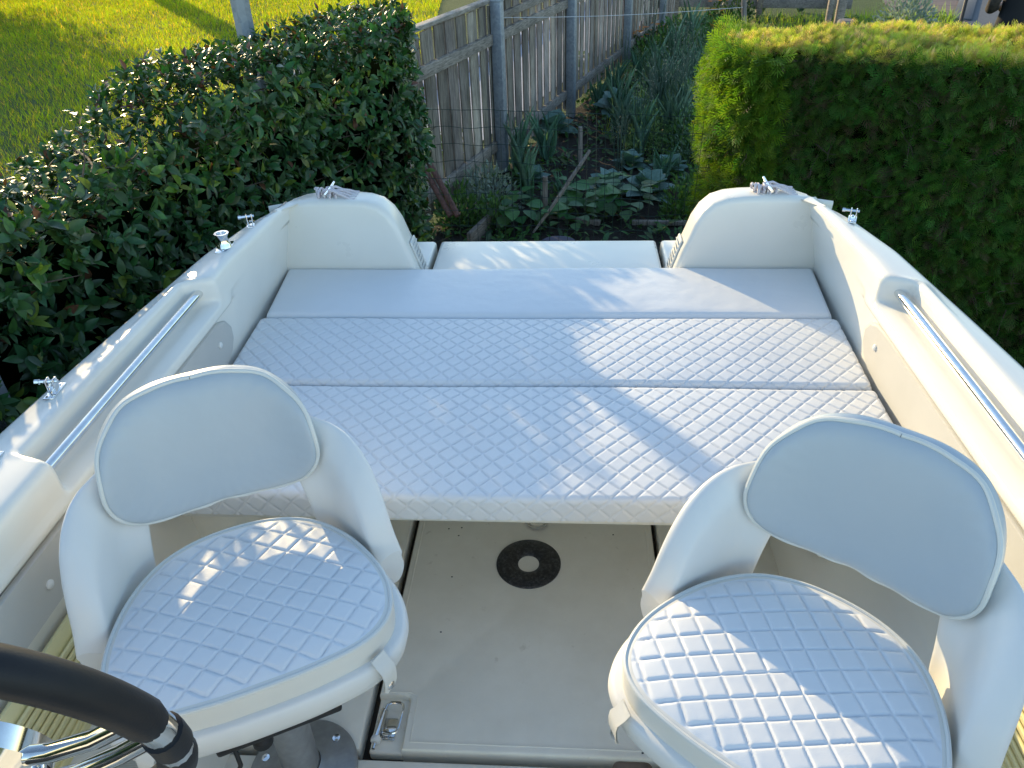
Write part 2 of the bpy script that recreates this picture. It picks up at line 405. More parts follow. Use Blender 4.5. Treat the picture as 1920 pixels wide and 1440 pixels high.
def core(name, outline, z0, z1, inset, parent):  # added solid block inside a hedge that stops light passing through
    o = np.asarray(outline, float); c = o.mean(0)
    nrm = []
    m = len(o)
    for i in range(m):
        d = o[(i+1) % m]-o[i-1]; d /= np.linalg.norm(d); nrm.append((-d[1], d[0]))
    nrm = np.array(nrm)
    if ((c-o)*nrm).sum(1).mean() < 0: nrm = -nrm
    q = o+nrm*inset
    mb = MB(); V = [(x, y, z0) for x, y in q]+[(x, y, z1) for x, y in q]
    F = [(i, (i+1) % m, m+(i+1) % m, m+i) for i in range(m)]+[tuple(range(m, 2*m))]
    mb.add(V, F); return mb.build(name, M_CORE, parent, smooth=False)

# laurel (near face runs along the boat's port side and round the end)
LT = .88
L_near = [(-1.52, -.6), (-1.38, .8), (-1.30, 1.5), (-1.17, 2.05), (-1.07, 2.9), (-.95, 3.5), (-.78, 3.76), (-.70, 3.98), (-.74, 4.28), (-.88, 4.5)]
L_far = [(-.97, 4.52), (-1.42, 3.55), (-1.55, 2.7), (-1.62, 2.1), (-1.9, .8), (-2.05, -.6)]
laurel = empty("laurel_hedge", (-1.2, 2.2, GZ), "clipped laurel hedge with glossy dark oval leaves along the left side of the boat", "hedge")
core("shade_core", L_near+L_far, GZ-.02, LT-.19, .11, laurel)
def laurel_leaves():
    nc1, nc2 = 5200, 2900
    P1, N1 = sample_poly_strip(L_near, nc1, -.75, LT+.02)
    P2 = np.zeros((nc2, 3)); P2[:, :2] = tri_sample(L_near+L_far, nc2); P2[:, 2] = LT; N2 = np.tile([0, 0, 1.], (nc2, 1))
    P = np.vstack([P1, P2]); Nn = np.vstack([N1, N2]); n = len(P)
    bulge = .045*lump(P, 4.1, .7)+.03*lump(P, 9.3, 2.1)
    depth = -np.abs(rng.normal(size=n))*.055+.015
    P = P+Nn*(bulge+depth)[:, None]
    P[:, 2] += np.clip((P[:, 2]-.3)/.5, 0, 1)*np.interp(P[:, 1], [1.6, 2.2, 3.0, 4.0], [-.085, -.065, .015, .03])
    # a few long sprouts sticking out
    sp = rnd(n) < .035; P = P+Nn*(sp*(Nn[:, 2] < .5)*rnd(n)*.07+sp*(Nn[:, 2] > .5)*rnd(n)*.025)[:, None]
    ax = Nn+rvec(n)*.55+np.array([0, 0, .45]); ax /= np.linalg.norm(ax, axis=1)[:, None]
    PP, DD, NN, SS, CC = [], [], [], [], []
    for k in range(6):
        r = rvec(n); r -= ax*(r*ax).sum(1)[:, None]; r /= np.linalg.norm(r, axis=1)[:, None]
        tilt = .45+.95*rnd(n)
        D = ax*np.cos(tilt)[:, None]+r*np.sin(tilt)[:, None]
        L = .032+.026*rnd(n); L = np.where(Nn[:, 2] > .5, L*.72, L)
        PP.append(P+ax*(k*.006-.01)[..., None] if np.ndim(k) else P+ax*(k*.007-.015)); DD.append(D); NN.append(ax+rvec(n)*.25)
        SS.append(np.stack([L*(.95+.25*rnd(n)), L, L], 1))
        c = np.stack([.030+.026*rnd(n), .082+.055*rnd(n), .026+.020*rnd(n)], 1)
        y = (rnd(n) < .055)|(sp & (rnd(n) < .6)); c[y] = np.stack([.10+.06*rnd(y.sum()), .17+.06*rnd(y.sum()), .025+.01*rnd(y.sum())], 1)
        br_ = rnd(n) < np.where(Nn[:, 2] > .5, .10, .012); c[br_] = np.array([.14, .06, .035])*(.6+.8*rnd(br_.sum()))[:, None]
        CC.append(c)
    return instanced("foliage", LEAF_T, LEAF_F, np.vstack(PP), np.vstack(DD), np.vstack(NN), np.vstack(SS), np.vstack(CC), M_LAUREL, laurel, smooth=True)
laurel_leaves()
tw = MB()
P, Nn = sample_poly_strip(L_near, 170, -.6, LT)
for p, nn in zip(P, Nn):
    d = nn*.3+rvec(1)[0]*.6+np.array([0, 0, .5]); d /= np.linalg.norm(d)
    tw.tube([p-nn*.12-d*.06, p-nn*.06, p-nn*.02+d*.06, p+d*.12], [.0035, .003, .0022, .001], 5)
tag(tw.build("branches", M_BARK, laurel), kind="stuff")

# thuja hedge
TT = .70
T_face = [(.95, 4.75), (.89, 4.25), (.97, 3.97), (1.18, 3.93), (1.9, 3.62), (3.4, 3.08), (5.2, 2.4)]
T_back = [(5.6, 3.3), (3.4, 4.0), (1.95, 4.72), (1.08, 4.85)]
thuja = empty("thuja_hedge", (2.2, 4.0, GZ), "square clipped thuja hedge with feathery foliage and sunlit yellowish top right of the stern", "hedge")
core("shade_core", T_face+T_back, GZ-.02, TT-.07, .09, thuja)
def thuja_leaves():
    n1, n2 = 38000, 19000
    P1, N1 = sample_poly_strip(T_face[:6], n1, -.95, TT+.02)
    nend = 7000; Pe, Ne = sample_poly_strip(T_face[:4], nend, -1.0, TT+.01)
    P2 = np.zeros((n2, 3)); P2[:, :2] = tri_sample([T_face[0], T_face[1], T_face[2], T_face[3], T_face[4], (3.2, 3.15), (3.2, 4.1), T_back[2], T_back[3]], n2); P2[:, 2] = TT; N2 = np.tile([0, 0, 1.], (n2, 1))
    P = np.vstack([P1, Pe, P2]); Nn = np.vstack([N1, Ne, N2]); n = len(P)
    istop = Nn[:, 2] > .5
    isend = (P[:, 0] < 1.10) & ~istop
    P = P+Nn*(.05*lump(P, 5.3, 1.1)+.034*lump(P, 13., .3)-np.abs(rng.normal(size=n))*np.where(istop, .018, .055)+np.where(isend, .03*rnd(n), 0))[:, None]
    D = Nn*(.55+.4*rnd(n))[:, None]+rvec(n)*.85+np.where(istop[:, None], np.array([0, 0, .15]), np.array([0, 0, -.12]))
    NN = rvec(n)*.9+Nn*.3+np.array([0, 0, .35])
    NN[istop] = rvec(istop.sum())*.55+np.array([-.35, .45, .7]); NN[isend] = rvec(isend.sum())*.7+np.array([-.75, .2, .35])
    L = (.042+.048*rnd(n))*np.where(istop, .72, 1.0); L = np.where(isend, L*1.25, L)
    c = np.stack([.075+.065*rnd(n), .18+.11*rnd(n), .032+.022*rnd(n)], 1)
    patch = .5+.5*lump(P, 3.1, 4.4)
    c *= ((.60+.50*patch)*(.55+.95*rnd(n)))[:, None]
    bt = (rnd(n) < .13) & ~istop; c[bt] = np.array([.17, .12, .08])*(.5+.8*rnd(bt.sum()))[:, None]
    y = isend & (rnd(n) < .85); hz = np.clip((P[y, 2]+.6)/1.0, .35, 1)[:, None]; c[y] = np.stack([.17+.10*rnd(y.sum()), .31+.12*rnd(y.sum()), .03+.02*rnd(y.sum())], 1)*hz*(.7+.5*patch[y][:, None])  # sunlight on the end face put into the colour, dimmed towards the foot
    m = istop.sum(); ct = np.stack([.40+.15*rnd(m), .44+.14*rnd(m), .09+.05*rnd(m)], 1)  # sunlit look of the top put into brighter, yellower frond colour
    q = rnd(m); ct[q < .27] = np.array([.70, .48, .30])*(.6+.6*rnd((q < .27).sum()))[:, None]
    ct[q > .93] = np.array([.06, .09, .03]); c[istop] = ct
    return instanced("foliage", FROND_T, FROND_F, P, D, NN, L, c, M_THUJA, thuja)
thuja_leaves()
tw = MB(); P, Nn = sample_poly_strip(T_face[:6], 260, -.7, TT)
for p, nn in zip(P, Nn):
    d = rvec(1)[0]; d -= nn*(d@nn)*.8; d /= np.linalg.norm(d); L = .03+.06*random.random()
    tw.tube([p-nn*.05-d*L, p+nn*.0, p+nn*.02+d*L*.6+rvec(1)[0]*.02, p+nn*.03+d*L*1.3], [.003, .0025, .002, .001], 4)
tag(tw.build("branches", M_BARK, thuja), kind="stuff")

# ------------------------------------------------------------------ garden fence (weathered boards, steel posts)
fence = empty("board_fence", (*fpt(4), GZ), "weathered grey vertical board fence with steel posts along the vegetable garden", "fence")
bd = MB(); s = -.35
while s < 11.6:
    w = .095+.02*random.random(); bi = globals().get('bi', 0)+1; p = fpt(s+w/2, (.011 if bi % 2 else -.007)+random.uniform(-.004, .004)); h = .455+.03*random.random()
    low = -.98-random.random()*.06
    if random.random() < .06 and s > 6: low = -.6
    tn = random.uniform(.50, 1.15)*(1.05 if bi % 2 else .88)
    rr = rotf @ np.array([[1, 0, 0], [0, math.cos(a:=random.uniform(-.006, .006)), -math.sin(a)], [0, math.sin(a), math.cos(a)]])
    bd.box((p[0], p[1], (h+low)/2), (.018, w, h-low), .003, rr, (tn, tn*random.uniform(.95, 1.0), tn*random.uniform(.9, 1.0)), seg=1)
    s += w+.001+(.012 if random.random() < .08 else 0)
bd.build("boards", M_WOOD, fence, tint=True, sharp=30)
PS = [-1.2, .72+.35-.05, 2.92, 5.13, 8.05, 10.22]
# posts measured from the photograph
posts = [(-1.47, 5.1), (-.665, 7.63), (.03, 9.73), (.79, 12.3), (1.57, 14.57)]
ss = [((np.array(q)-F0)@FD) for q in posts]
for k, (q, s0) in enumerate(zip(posts, ss)):
    pm = MB(); q = fpt(s0, .085)
    pm.box((q[0], q[1], (GZ+.50)/2), (.10, .09, .50-GZ), .006, rotf)
    pm.box((q[0], q[1], .505), (.108, .098, .02), .004, rotf)
    pm.build("post", M_GALV, fence)
for k in range(len(ss)-1):
    s0, s1 = ss[k]+.05, ss[k+1]-.05
    if k == 0: s0 = -.35
    for z, hgt, off in ((.185, .095, .035), (-.80, .095, .035)):
        rm = MB(); m = fpt((s0+s1)/2, off); zz = z+random.uniform(-.02, .02)
        tilt = random.uniform(-.004, .004)
        rm.box((m[0], m[1], zz), (.045, s1-s0, hgt), .006, rotf, (1, 1, 1)); rm.build("rail", M_RAIL, fence, tint=True)
    rm = MB(); m = fpt((s0+s1)/2, -.0); z0 = .50 if k == 0 else .485
    rm.box((m[0], m[1], z0), (.085, s1-s0, .035), .006, rotf); rm.build("cap_rail", M_RAIL, fence, tint=True)
    if k > 0:
        rm = MB(); m = fpt((s0+s1)/2, .03); rm.box((m[0], m[1], .34), (.04, s1-s0, .07), .006, rotf, (.8, .8, .8)); rm.build("rail", M_RAIL, fence, tint=True)

# low plank fence across the end of the garden
bf = empty("plank_fence", (3.2, 16.6, GZ), "low grey plank fence across the far end of the vegetable garden", "fence")
for k, (za, zb) in enumerate(((-.62, -.42), (-.90, -.74))):
    mb = MB(); a = np.array([1.75, 16.9]); b = np.array([5.3, 16.0]); m = (a+b)/2; d = (b-a)/np.linalg.norm(b-a)
    R_ = np.array([[d[0], -d[1], 0], [d[1], d[0], 0], [0, 0, 1]])
    mb.box((m[0], m[1], (za+zb)/2), (np.linalg.norm(b-a), .04, zb-za), .006, R_, (.8, .8, .82)); mb.build("plank", M_RAIL, bf, tint=True)
for t in (.12, .55, .9):
    q = np.array([1.75, 16.85])*(1-t)+np.array([5.3, 15.95])*t
    MB().box((q[0], q[1], (GZ-.2)/2), (.11, .11, -.2-GZ), .01, None, (.7, .65, .6)).build("post", M_RAIL, bf, tint=True)
for px_, r_, lab in ((1552, .09, "dark square wooden post at the right end of the plank fence"), (1572, .13, "thick pale weathered post behind the thuja hedge")):
    q = at_z(px_, 42, GZ+.25)
    o = MB().box((q[0], q[1], (GZ-.1)/2), (r_, r_, -.1-GZ), .012, None, (1, 1, 1)).build("wooden_post", M_RAIL, tint=True)
    tag(o, lab, "post")
q = at_z(1588, 38, -.75)
st = MB(); st.lathe([(.14, 0), (.15, .1), (.145, .33), (.12, .36)], (q[0], q[1], GZ), 16)
tag(st.build("tree_stump", M_STICK, tint=True), "short round pale stump behind the thuja hedge", "stump")
# timber bed frames
def beam(pa, pb, w, h, name, label, cat, mat=M_RAIL, grp=None, c=(1, 1, 1)):
    pa, pb = np.asarray(pa, float), np.asarray(pb, float); m = (pa+pb)/2; d = pb-pa; L = np.linalg.norm(d); d /= L
    x = d; z = np.array([0, 0, 1.]); y = np.cross(z, x); y /= np.linalg.norm(y); z = np.cross(x, y)
    o = MB().box(m, (L, w, h), .006, np.stack([x, y, z], 1), c).build(name, mat, tint=True)
    return tag(o, label, cat, grp)
zb = GZ+.12
beam(at_z(1235, 78, zb+.1), at_z(1362, 88, zb+.1), .05, .10, "bed_board", "near board of the raised bed at the far end of the garden", "board")
beam(at_z(1262, 56, zb+.1), at_z(1325, 58, zb+.1), .05, .10, "bed_board", "far short board of the raised bed below the orange flowers", "board")
beam(at_z(1236, 78, zb+.1), at_z(1280, 52, zb+.1), .05, .10, "bed_board", "left slanting board of the raised bed beside the fence", "board")
beam(at_z(880, 455, GZ+.1), at_z(938, 398, GZ+.1), .04, .16, "bed_board", "dark weathered board edging the nearest bed beside the fence", "board", c=(.6, .58, .58))
beam(at_z(1000, 404, GZ+.06), at_z(1125, 418, GZ+.06), .045, .045, "garden_pole", "pale pole lying on the soil left of the squash plant", "pole", M_STICK)
beam(at_z(1185, 417, GZ+.06), at_z(1300, 418, GZ+.06), .04, .04, "garden_pole", "pale pole lying on the soil right of the squash plant", "pole", M_STICK)
for i, (px_, py_, lab) in enumerate(((1262, 218, "left pale stone slab edging the garden bed"), (1300, 222, "right pale stone slab edging the garden bed"))):
    q = at_z(px_, py_, GZ+.08)
    tag(MB().box((q[0], q[1], GZ+.06), (.26, .10, .12), .015).build("edging_stone", M_STONE), lab, "stone")
# crooked stick, stakes, rusty tubes
pts = [at_y(1000, 436, 6.0), at_y(1030, 395, 6.0), at_y(1069, 337, 6.05), at_y(1092, 303, 6.1), at_y(1106, 282, 6.15)]
tag(MB().tube(pts, [.010, .014, .016, .015, .012], 8).build("crooked_stick", M_STICK, tint=True), "pale crooked stick leaning diagonally among the cabbages", "stick")
pts = [at_y(1068, 337, 6.02), at_y(1040, 318, 5.9), at_y(1020, 290, 5.9)]
for (px_, y0, y1, Y_, lab) in ((1022, 331, 402, 6.3, "short round wooden stake beside the crooked stick"), (1088, 238, 305, 7.6, "weathered stake standing behind the crooked stick"), (1395, -10, 55, 9.0, "thin pale wooden stake beside the top corner of the thuja hedge")):
    a, b = at_y(px_, y0, Y_), at_y(px_, y1, Y_)
    tag(MB().tube([a, b], .022 if Y_ < 8 else .028, 8).build("garden_stake", M_STICK, tint=True), lab, "stake")
for dx, lab in ((0, "left of two rusty brown tubes leaning against the fence"), (17, "right of two rusty brown tubes leaning against the fence")):
    a = at_y(768+dx, 268, 5.25); b = at_y(845+dx*.8, 405, 4.95)
    tag(MB().tube([a, b], .021, 10).build("rusty_tube", M_RUST, tint=True), lab, "tube")
# blue tub
q = at_z(1047, 452, -.56)
tb = MB(); tb.lathe([(.09, 0), (.10, .03), (.12, .48), (.13, .49), (.13, .52), (.12, .535), (.06, .54), (.0, .54)], (q[0], q[1]-.02, GZ), 32, capends=False)
tag(tb.build("plastic_tub", M_BLUE), "dark blue round plastic tub just behind the swim platform", "tub")

# wire mesh fence
wf = MB()
ya = 4.2
def wpt(t, z): 
    x = -.80+t*(.95+.80); return np.array([x, 4.15+.1*t+.01*math.sin(t*9+z*5), z-.10*t*smooth01(np.array(t*1.6))*.9])
nv = 34
for k in range(nv+1):
    t = k/nv; wf.tube([wpt(t+.002*math.sin(z_*7+k), z_) for z_ in np.linspace(GZ, .44, 12)], .0015, 4, False)
for z_ in list(np.linspace(GZ+.05, .44, 17)):
    wf.tube([wpt(t, z_+.006*math.sin(t*40+z_*9)*(1 if z_ < .4 else .4)) for t in np.linspace(0, 1, 50)], .0015, 4, False)
tag(wf.build("wire_fence", M_WIRE), "green coated wire mesh fence between the two hedges", "fence")
pts = [at_y(905+ (1400-905)*t, 33-20*t+6*math.sin(PI*t), 7.6+t*1.4) for t in np.linspace(0, 1, 16)]
tag(MB().tube(pts, .003, 5).build("string_line", M_STRING), "thin white string stretched over the vegetable garden", "string")

# ------------------------------------------------------------------ garden plants
def small_instances(P, D, Nn, S, C, T=LEAF_T, TF=LEAF_F, mat=M_HERB, name="leaves", smooth=True):
    o = instanced(name, T, TF, P, D, Nn, S, C, mat, None, smooth); return o
def place(proto, x, y, z, s, rz, label, name=None):
    """proto = (root, children): copies the thing and each of its parts"""
    root = proto
    r = root.copy(); col.objects.link(r); r.location = (x, y, z); r.rotation_euler = (0, 0, rz); r.scale = (s, s, s)
    r['label'] = label
    for ch in root.children:
        c = ch.copy(); col.objects.link(c); c.parent = r
    return r
protos = []
def mesh_thing(name, cat, group, n, fn, T=LEAF_T, TF=LEAF_F, mat=M_HERB, smooth=True):
    P, D, Nn, S, C = fn(n); C = C*1.9
    o = instanced(name, T, TF, P, D, Nn, S, C, mat, None, smooth); tag(o, "x", cat, group); protos.append(o); return o
def rosette(c0, c1, L, up):
    def fn(n):
        k = np.arange(n); a = k*2.4+rnd(n)*.3; el = .15+up*(k/n); r = .02+.0*k
        D = np.stack([np.cos(a)*np.cos(el), np.sin(a)*np.cos(el), np.sin(el)], 1)
        P = D*.02; P[:, 2] = .03+.10*k/n
        Nn = np.tile([0, 0, 1.], (n, 1))+D*.2+rvec(n)*.2
        S = np.stack([L*(.8+.3*rnd(n)), L*(1.1-.5*k/n), L*(1.1-.5*k/n)], 1)
        t = rnd(n)[:, None]; return P, D, Nn, S, np.array(c0)*(1-t)+np.array(c1)*t
    return fn
CAB = mesh_thing("cabbage", "cabbage", "cabbages in the vegetable garden", 14, rosette((.055, .105, .085), (.10, .165, .15), .22, 1.1), ROUND_T, ROUND_F)
def squash(n):
    a = rnd(n)*2*PI; r = .05+.28*np.sqrt(rnd(n)); h = .10+.22*rnd(n)
    P = np.stack([r*np.cos(a), r*np.sin(a), h], 1); D = np.stack([np.cos(a), np.sin(a), -.05+.2*rnd(n)], 1)+rvec(n)*.3
    return P-D*.08, D, np.tile([0, 0, 1.], (n, 1))+rvec(n)*.3, .10+.06*rnd(n), np.stack([.03+.02*rnd(n), .075+.035*rnd(n), .025+.015*rnd(n)], 1)
SQ = mesh_thing("squash_plant", "squash plant", "squash plants in the vegetable garden", 26, squash, ROUND_T, ROUND_F)
def straps(L, spread, c0, c1, w):
    def fn(n):
        a = rnd(n)*2*PI; D = np.stack([np.cos(a)*spread*rnd(n), np.sin(a)*spread*rnd(n), np.ones(n)], 1)
        P = rvec(n)*.03; P[:, 2] = 0; Ls = L*(.6+.5*rnd(n)); t = rnd(n)[:, None]
        return P, D, rvec(n)*[1, 1, .1], np.stack([np.full(n, w), Ls, Ls*.8], 1), np.array(c0)*(1-t)+np.array(c1)*t
    return fn
STRAP_T, STRAP_F = leaf_template(7, 1.0, .1, .28)
LEEK = mesh_thing("leek", "leek", "leeks in the vegetable garden", 16, straps(.50, .55, (.05, .12, .08), (.09, .17, .13), .019), STRAP_T, STRAP_F)
ONION = mesh_thing("onion_plant", "onion plant", "onion plants in the vegetable garden", 18, straps(.60, .22, (.07, .15, .09), (.12, .20, .15), .0085), STRAP_T, STRAP_F)
def bush(R, H, L, c0, c1, up=.6):
    def fn(n):
        d = rvec(n); d[:, 2] = np.abs(d[:, 2]); rr = rnd(n)**.4
        P = d*rr[:, None]*[R, R, H]; t = rnd(n)[:, None]*(.4+.6*rr[:, None])
        return P, d+rvec(n)*.7+[0, 0, up], rvec(n)+[0, 0, .5], L*(.6+.7*rnd(n)), np.array(c0)*(1-t)+np.array(c1)*t
    return fn
SILV = mesh_thing("lavender_bush", "bush", None, 900, bush(.30, .42, .045, (.10, .13, .12), (.20, .24, .22)))
HERB = mesh_thing("herb_bush", "herb", "green herb bushes in the garden", 500, bush(.20, .42, .055, (.03, .07, .02), (.07, .14, .035)))
DILL = mesh_thing("feathery_herb", "herb", "feathery tall herbs in the garden", 150, straps(.62, .50, (.07, .13, .10), (.14, .21, .15), .0065), STRAP_T, STRAP_F)
# flowering plant: seed heads on thin stems; marigold: bush with orange heads
def tall_flower():
    r = empty("seeding_plant", (0, 0, 0), "x", "flower", "tall plants with pale seed heads", local=True)
    mb = MB(); hp = []
    for k in range(16):
        a = random.random()*6.28; l = .18*random.random(); h = .65+.35*random.random()
        tip = np.array([math.cos(a)*l*1.4, math.sin(a)*l*1.4, h]); mb.tube([(math.cos(a)*.04, math.sin(a)*.04, 0), (tip*[.6, .6, .55]).tolist(), tip.tolist()], .0035, 4)
        for q in range(9): hp.append(tip+rvec(1)[0]*[.03, .03, .06]-[0, 0, .04*q/2])
    o = mb.build("stems", M_HERB, r, tint=True)
    me = o.data; cols = np.tile([.10, .16, .12, 1.], (len(me.vertices), 1)); me.color_attributes["tint"].data.foreach_set("color", cols.ravel())
    n = len(hp); sh = instanced("seed_heads", LEAF_T, LEAF_F, np.array(hp), rvec(n), rvec(n), np.full(n, .016), np.tile([.38, .42, .38], (n, 1)), M_PETAL, r); tag(sh, kind='stuff')
    return r
TF_ = tall_flower(); protos.append(TF_)
def marigold():
    r = empty("marigold", (0, 0, 0), "x", "flower", "orange marigolds in the garden", local=True)
    P, D, Nn, S, C = bush(.22, .36, .05, (.03, .07, .02), (.07, .13, .03))(420)
    instanced("foliage", LEAF_T, LEAF_F, P, D, Nn, S, C, M_HERB, r, True)
    pp, dd, nn = [], [], []
    for k in range(11):
        a = random.random()*6.28; q = .20*math.sqrt(random.random()); c = np.array([q*math.cos(a), q*math.sin(a), .33+.08*random.random()])
        for j in range(10):
            t = j*.628; d = np.array([math.cos(t), math.sin(t), .25]); pp.append(c); dd.append(d); nn.append([0, 0, 1.])
    n = len(pp); t = rnd(n)[:, None]
    fh = instanced("flower_heads", LEAF_T, LEAF_F, np.array(pp), np.array(dd), np.array(nn), np.full(n, .035), np.array([.75, .22, .02])*(1-t)+np.array([.80, .36, .02])*t, M_PETAL, r); tag(fh, kind='stuff')
    return r
MG = marigold(); protos.append(MG)

def G(px, py, z=GZ+.02): return at_z(px, py, z)
import itertools
def put(proto, px, py, s, label): 
    q = G(px, py); return place(proto, q[0], q[1], GZ+.01, s, random.random()*6.28, label)
put(CAB, 1140, 362, 1.0, "large blue green cabbage at the end of the crooked stick")
put(CAB, 1215, 372, 1.15, "widest blue green cabbage left of the thuja hedge foot")
put(CAB, 1255, 330, .95, "blue green cabbage close to the thuja hedge")
put(CAB, 1180, 318, .85, "small cabbage behind the widest cabbage")
put(CAB, 1155, 215, 1.3, "cabbage in the middle of the garden behind the tall seed heads")
put(CAB, 1185, 225, 1.2, "cabbage with drooping leaves in the middle bed")
put(CAB, 1040, 255, 1.2, "cabbage beside the fence behind the wire mesh")
put(CAB, 1000, 345, .8, "small pale cabbage left of the crooked stick")
put(SQ, 1105, 398, 1.0, "squash plant with broad green leaves at the foot of the stick")
put(SQ, 1160, 412, 1.1, "squash plant with the largest round leaves nearest the boat")
put(SQ, 965, 425, .9, "low leafy squash plant beside the bed board")
put(SQ, 1065, 432, .9, "squash plant beside the blue tub")
for i, (x, y, s, lab) in enumerate(((1025, 300, 1.5, "tall green leek in the middle of the wire fence view"), (1060, 385, 1.0, "leek behind the pale lying pole"), (1150, 180, 1.4, "leek standing beside the fence posts"), (1240, 345, 1.1, "leek among the cabbages"), (1120, 205, 1.2, "leek with bent leaves behind the standing stake"), (1300, 160, 1.5, "leek beside the thuja hedge at the back"), (1195, 150, 1.3, "leek in the shade behind the seed heads"))):
    put(LEEK, x, y, s*.72, lab)
for i, (x, y, s, lab) in enumerate(((975, 330, 1.1, "onion plant left of the short stake"), (990, 385, 1.0, "onion plant in front of the short stake"), (1225, 180, 1.3, "onion plant right of the seed heads"), (1260, 150, 1.4, "onion plant in the back row"), (1290, 120, 1.5, "onion plant below the raised bed"), (1320, 180, 1.3, "onion plant near the thuja hedge"), (1200, 300, 1.1, "onion plant between the cabbages"), (1160, 255, 1.3, "onion plant in the middle of the garden"))):
    put(ONION, x, y, s, lab)
for x, y, s, lab in ((1222, 262, 1.0, "tall plant with white seed heads left of the hedge"), (1195, 285, .9, "tall plant with seed heads above the cabbages"), (1250, 250, 1.0, "tall plant with seed heads nearest the hedge"), (1160, 330, .7, "low seeding plant behind the cabbages")):
    put(TF_, x, y, s, lab)
for x, y, s, lab in ((1190, 112, 1.0, "orange marigold nearest the fence post"), (1225, 100, 1.1, "second orange marigold from the fence"), (1200, 95, .9, "small marigold beside the last fence rail"), (1350, 52, 1.3, "orange marigold behind the raised bed"), (1385, 48, 1.4, "orange marigold beside the pale stake"), (1330, 68, 1.1, "marigold in front of the raised bed flowers")):
    put(MG, x, y, s, lab)
for x, y, s, lab in ((860, 425, 1.0, "green bush below the rusty tubes"), (1290, 300, 1.3, "yellow green herb bush beside the hedge"), (1305, 240, 1.3, "herb bush beside the pale stones"), (1320, 385, 1.1, "herb bush at the foot of the thuja hedge"), (1100, 160, 1.1, "green shrub growing up the middle fence post"), (1260, 110, 1.5, "herb bush in the raised bed"), (1310, 130, 1.4, "green herb bush by the back row"), (1215, 135, 1.2, "herb bush below the marigolds"), (1275, 410, .9, "weedy herb right of the squash plant"), (925, 430, .8, "weedy herb beside the dark bed board"), (1320, 90, 1.3, "green bush between raised bed and hedge")):
    put(HERB, x, y, s, lab)
put(SILV, 915, 392, 1.0, "silvery grey bush at the foot of the fence")
o_ = put(SILV, 1690, 62, 1.7, "silvery planted tub behind the thuja hedge"); o_['label'] = "grey green bush beside the paved path"
for x, y, s, lab in ((1265, 285, 1.0, "feathery yellow green herb by the hedge"), (1290, 265, 1.0, "feathery herb behind the yellow green bush"), (1240, 215, 1.1, "feathery herb in the middle bed"), (1310, 205, 1.1, "feathery herb by the thuja corner"), (1175, 275, .8, "feathery herb beside the standing stake"), (1280, 190, 1.1, "feathery herb in the shaded back bed"), (1500, 20, 1.6, "tall feathery plant behind the plank fence"), (1425, 25, 1.6, "tall strappy plant beside the plank fence")):
    put(DILL, x, y, s, lab)
SOFT = mesh_thing("feathery_bush", "herb", "x", 1300, bush(.24, .62, .022, (.07, .12, .09), (.17, .25, .18), 1.2))
SOFT2 = mesh_thing("feathery_bush", "herb", "x", 1100, bush(.26, .50, .026, (.06, .12, .05), (.20, .27, .10), 1.0))
crowd = [(SOFT, "blue green feathery bush crowding the middle of the vegetable garden", "blue green feathery bushes in the garden"), (SOFT2, "yellow green feathery bush crowding the middle of the vegetable garden", "yellow green feathery bushes in the garden"), (TF_, "seeding plant with pale dots among the feathery bushes", "seeding plants among the feathery bushes")]
for i in range(36):
    v_ = random.random(); px_ = 1145+130*v_*.2+random.random()*(150+20*v_)+(1-v_)*25; py_ = 95+v_*215
    pr_, lb_, gp_ = crowd[0 if i % 5 in (0, 1) else 1 if i % 5 in (2, 3) else 2]
    put(pr_, px_, py_, .6+.5*random.random(), lb_)['group'] = gp_
put(HERB, 853, 330, 1.2, "tall green shoot growing beside the fence rail")
for p_ in protos:
    for ch in list(p_.children): bpy.data.objects.remove(ch)
    bpy.data.objects.remove(p_)

# ground cover and weeds on the soil
n = 15000; v = rnd(n)**1.1; uu = rnd(n)
Lf = F0[None]+FD[None]*(v*12.2-.2)[:, None]; Rg = np.stack([2.6+v*4.6, 4.3+v*11.8], 1)
pp = Lf*(1-uu)[:, None]+Rg*uu[:, None]
dens = .5+.5*np.sin(pp[:, 0]*4.2+1.7*np.sin(pp[:, 1]*2.1))*np.sin(pp[:, 1]*3.1)
k = rnd(n) < dens*1.1; pp = pp[k]; n = len(pp)
P = np.stack([pp[:, 0], pp[:, 1], GZ+.03+.05*rnd(n)], 1)
tag(instanced("weeds", LEAF_T, LEAF_F, P, rvec(n)*[1, 1, .3]+[0, 0, .5], rvec(n)*.4+[0, 0, 1.], .05+.06*rnd(n), np.stack([.05+.05*rnd(n), .11+.09*rnd(n), .03+.03*rnd(n)], 1), M_HERB, None, True), "low weeds and seedlings covering the garden soil", "weeds", kind='stuff')
n = 9000; v = .35+rnd(n)*.65; uu = .15+.85*rnd(n)
Lf = F0[None]+FD[None]*(v*12.2-.2)[:, None]; Rg = np.stack([2.6+v*4.6, 4.3+v*11.8], 1); pp = Lf*(1-uu)[:, None]+Rg*uu[:, None]
tag(blades("meadow_grass", np.stack([pp[:, 0], pp[:, 1], np.full(n, GZ)], 1), .12+.18*rnd(n), np.full(n, .008), np.stack([.08+.05*rnd(n), .17+.08*rnd(n), .05+.04*rnd(n)], 1), M_GRASS, .5), "tall loose grass between the garden beds", "grass", kind='stuff')

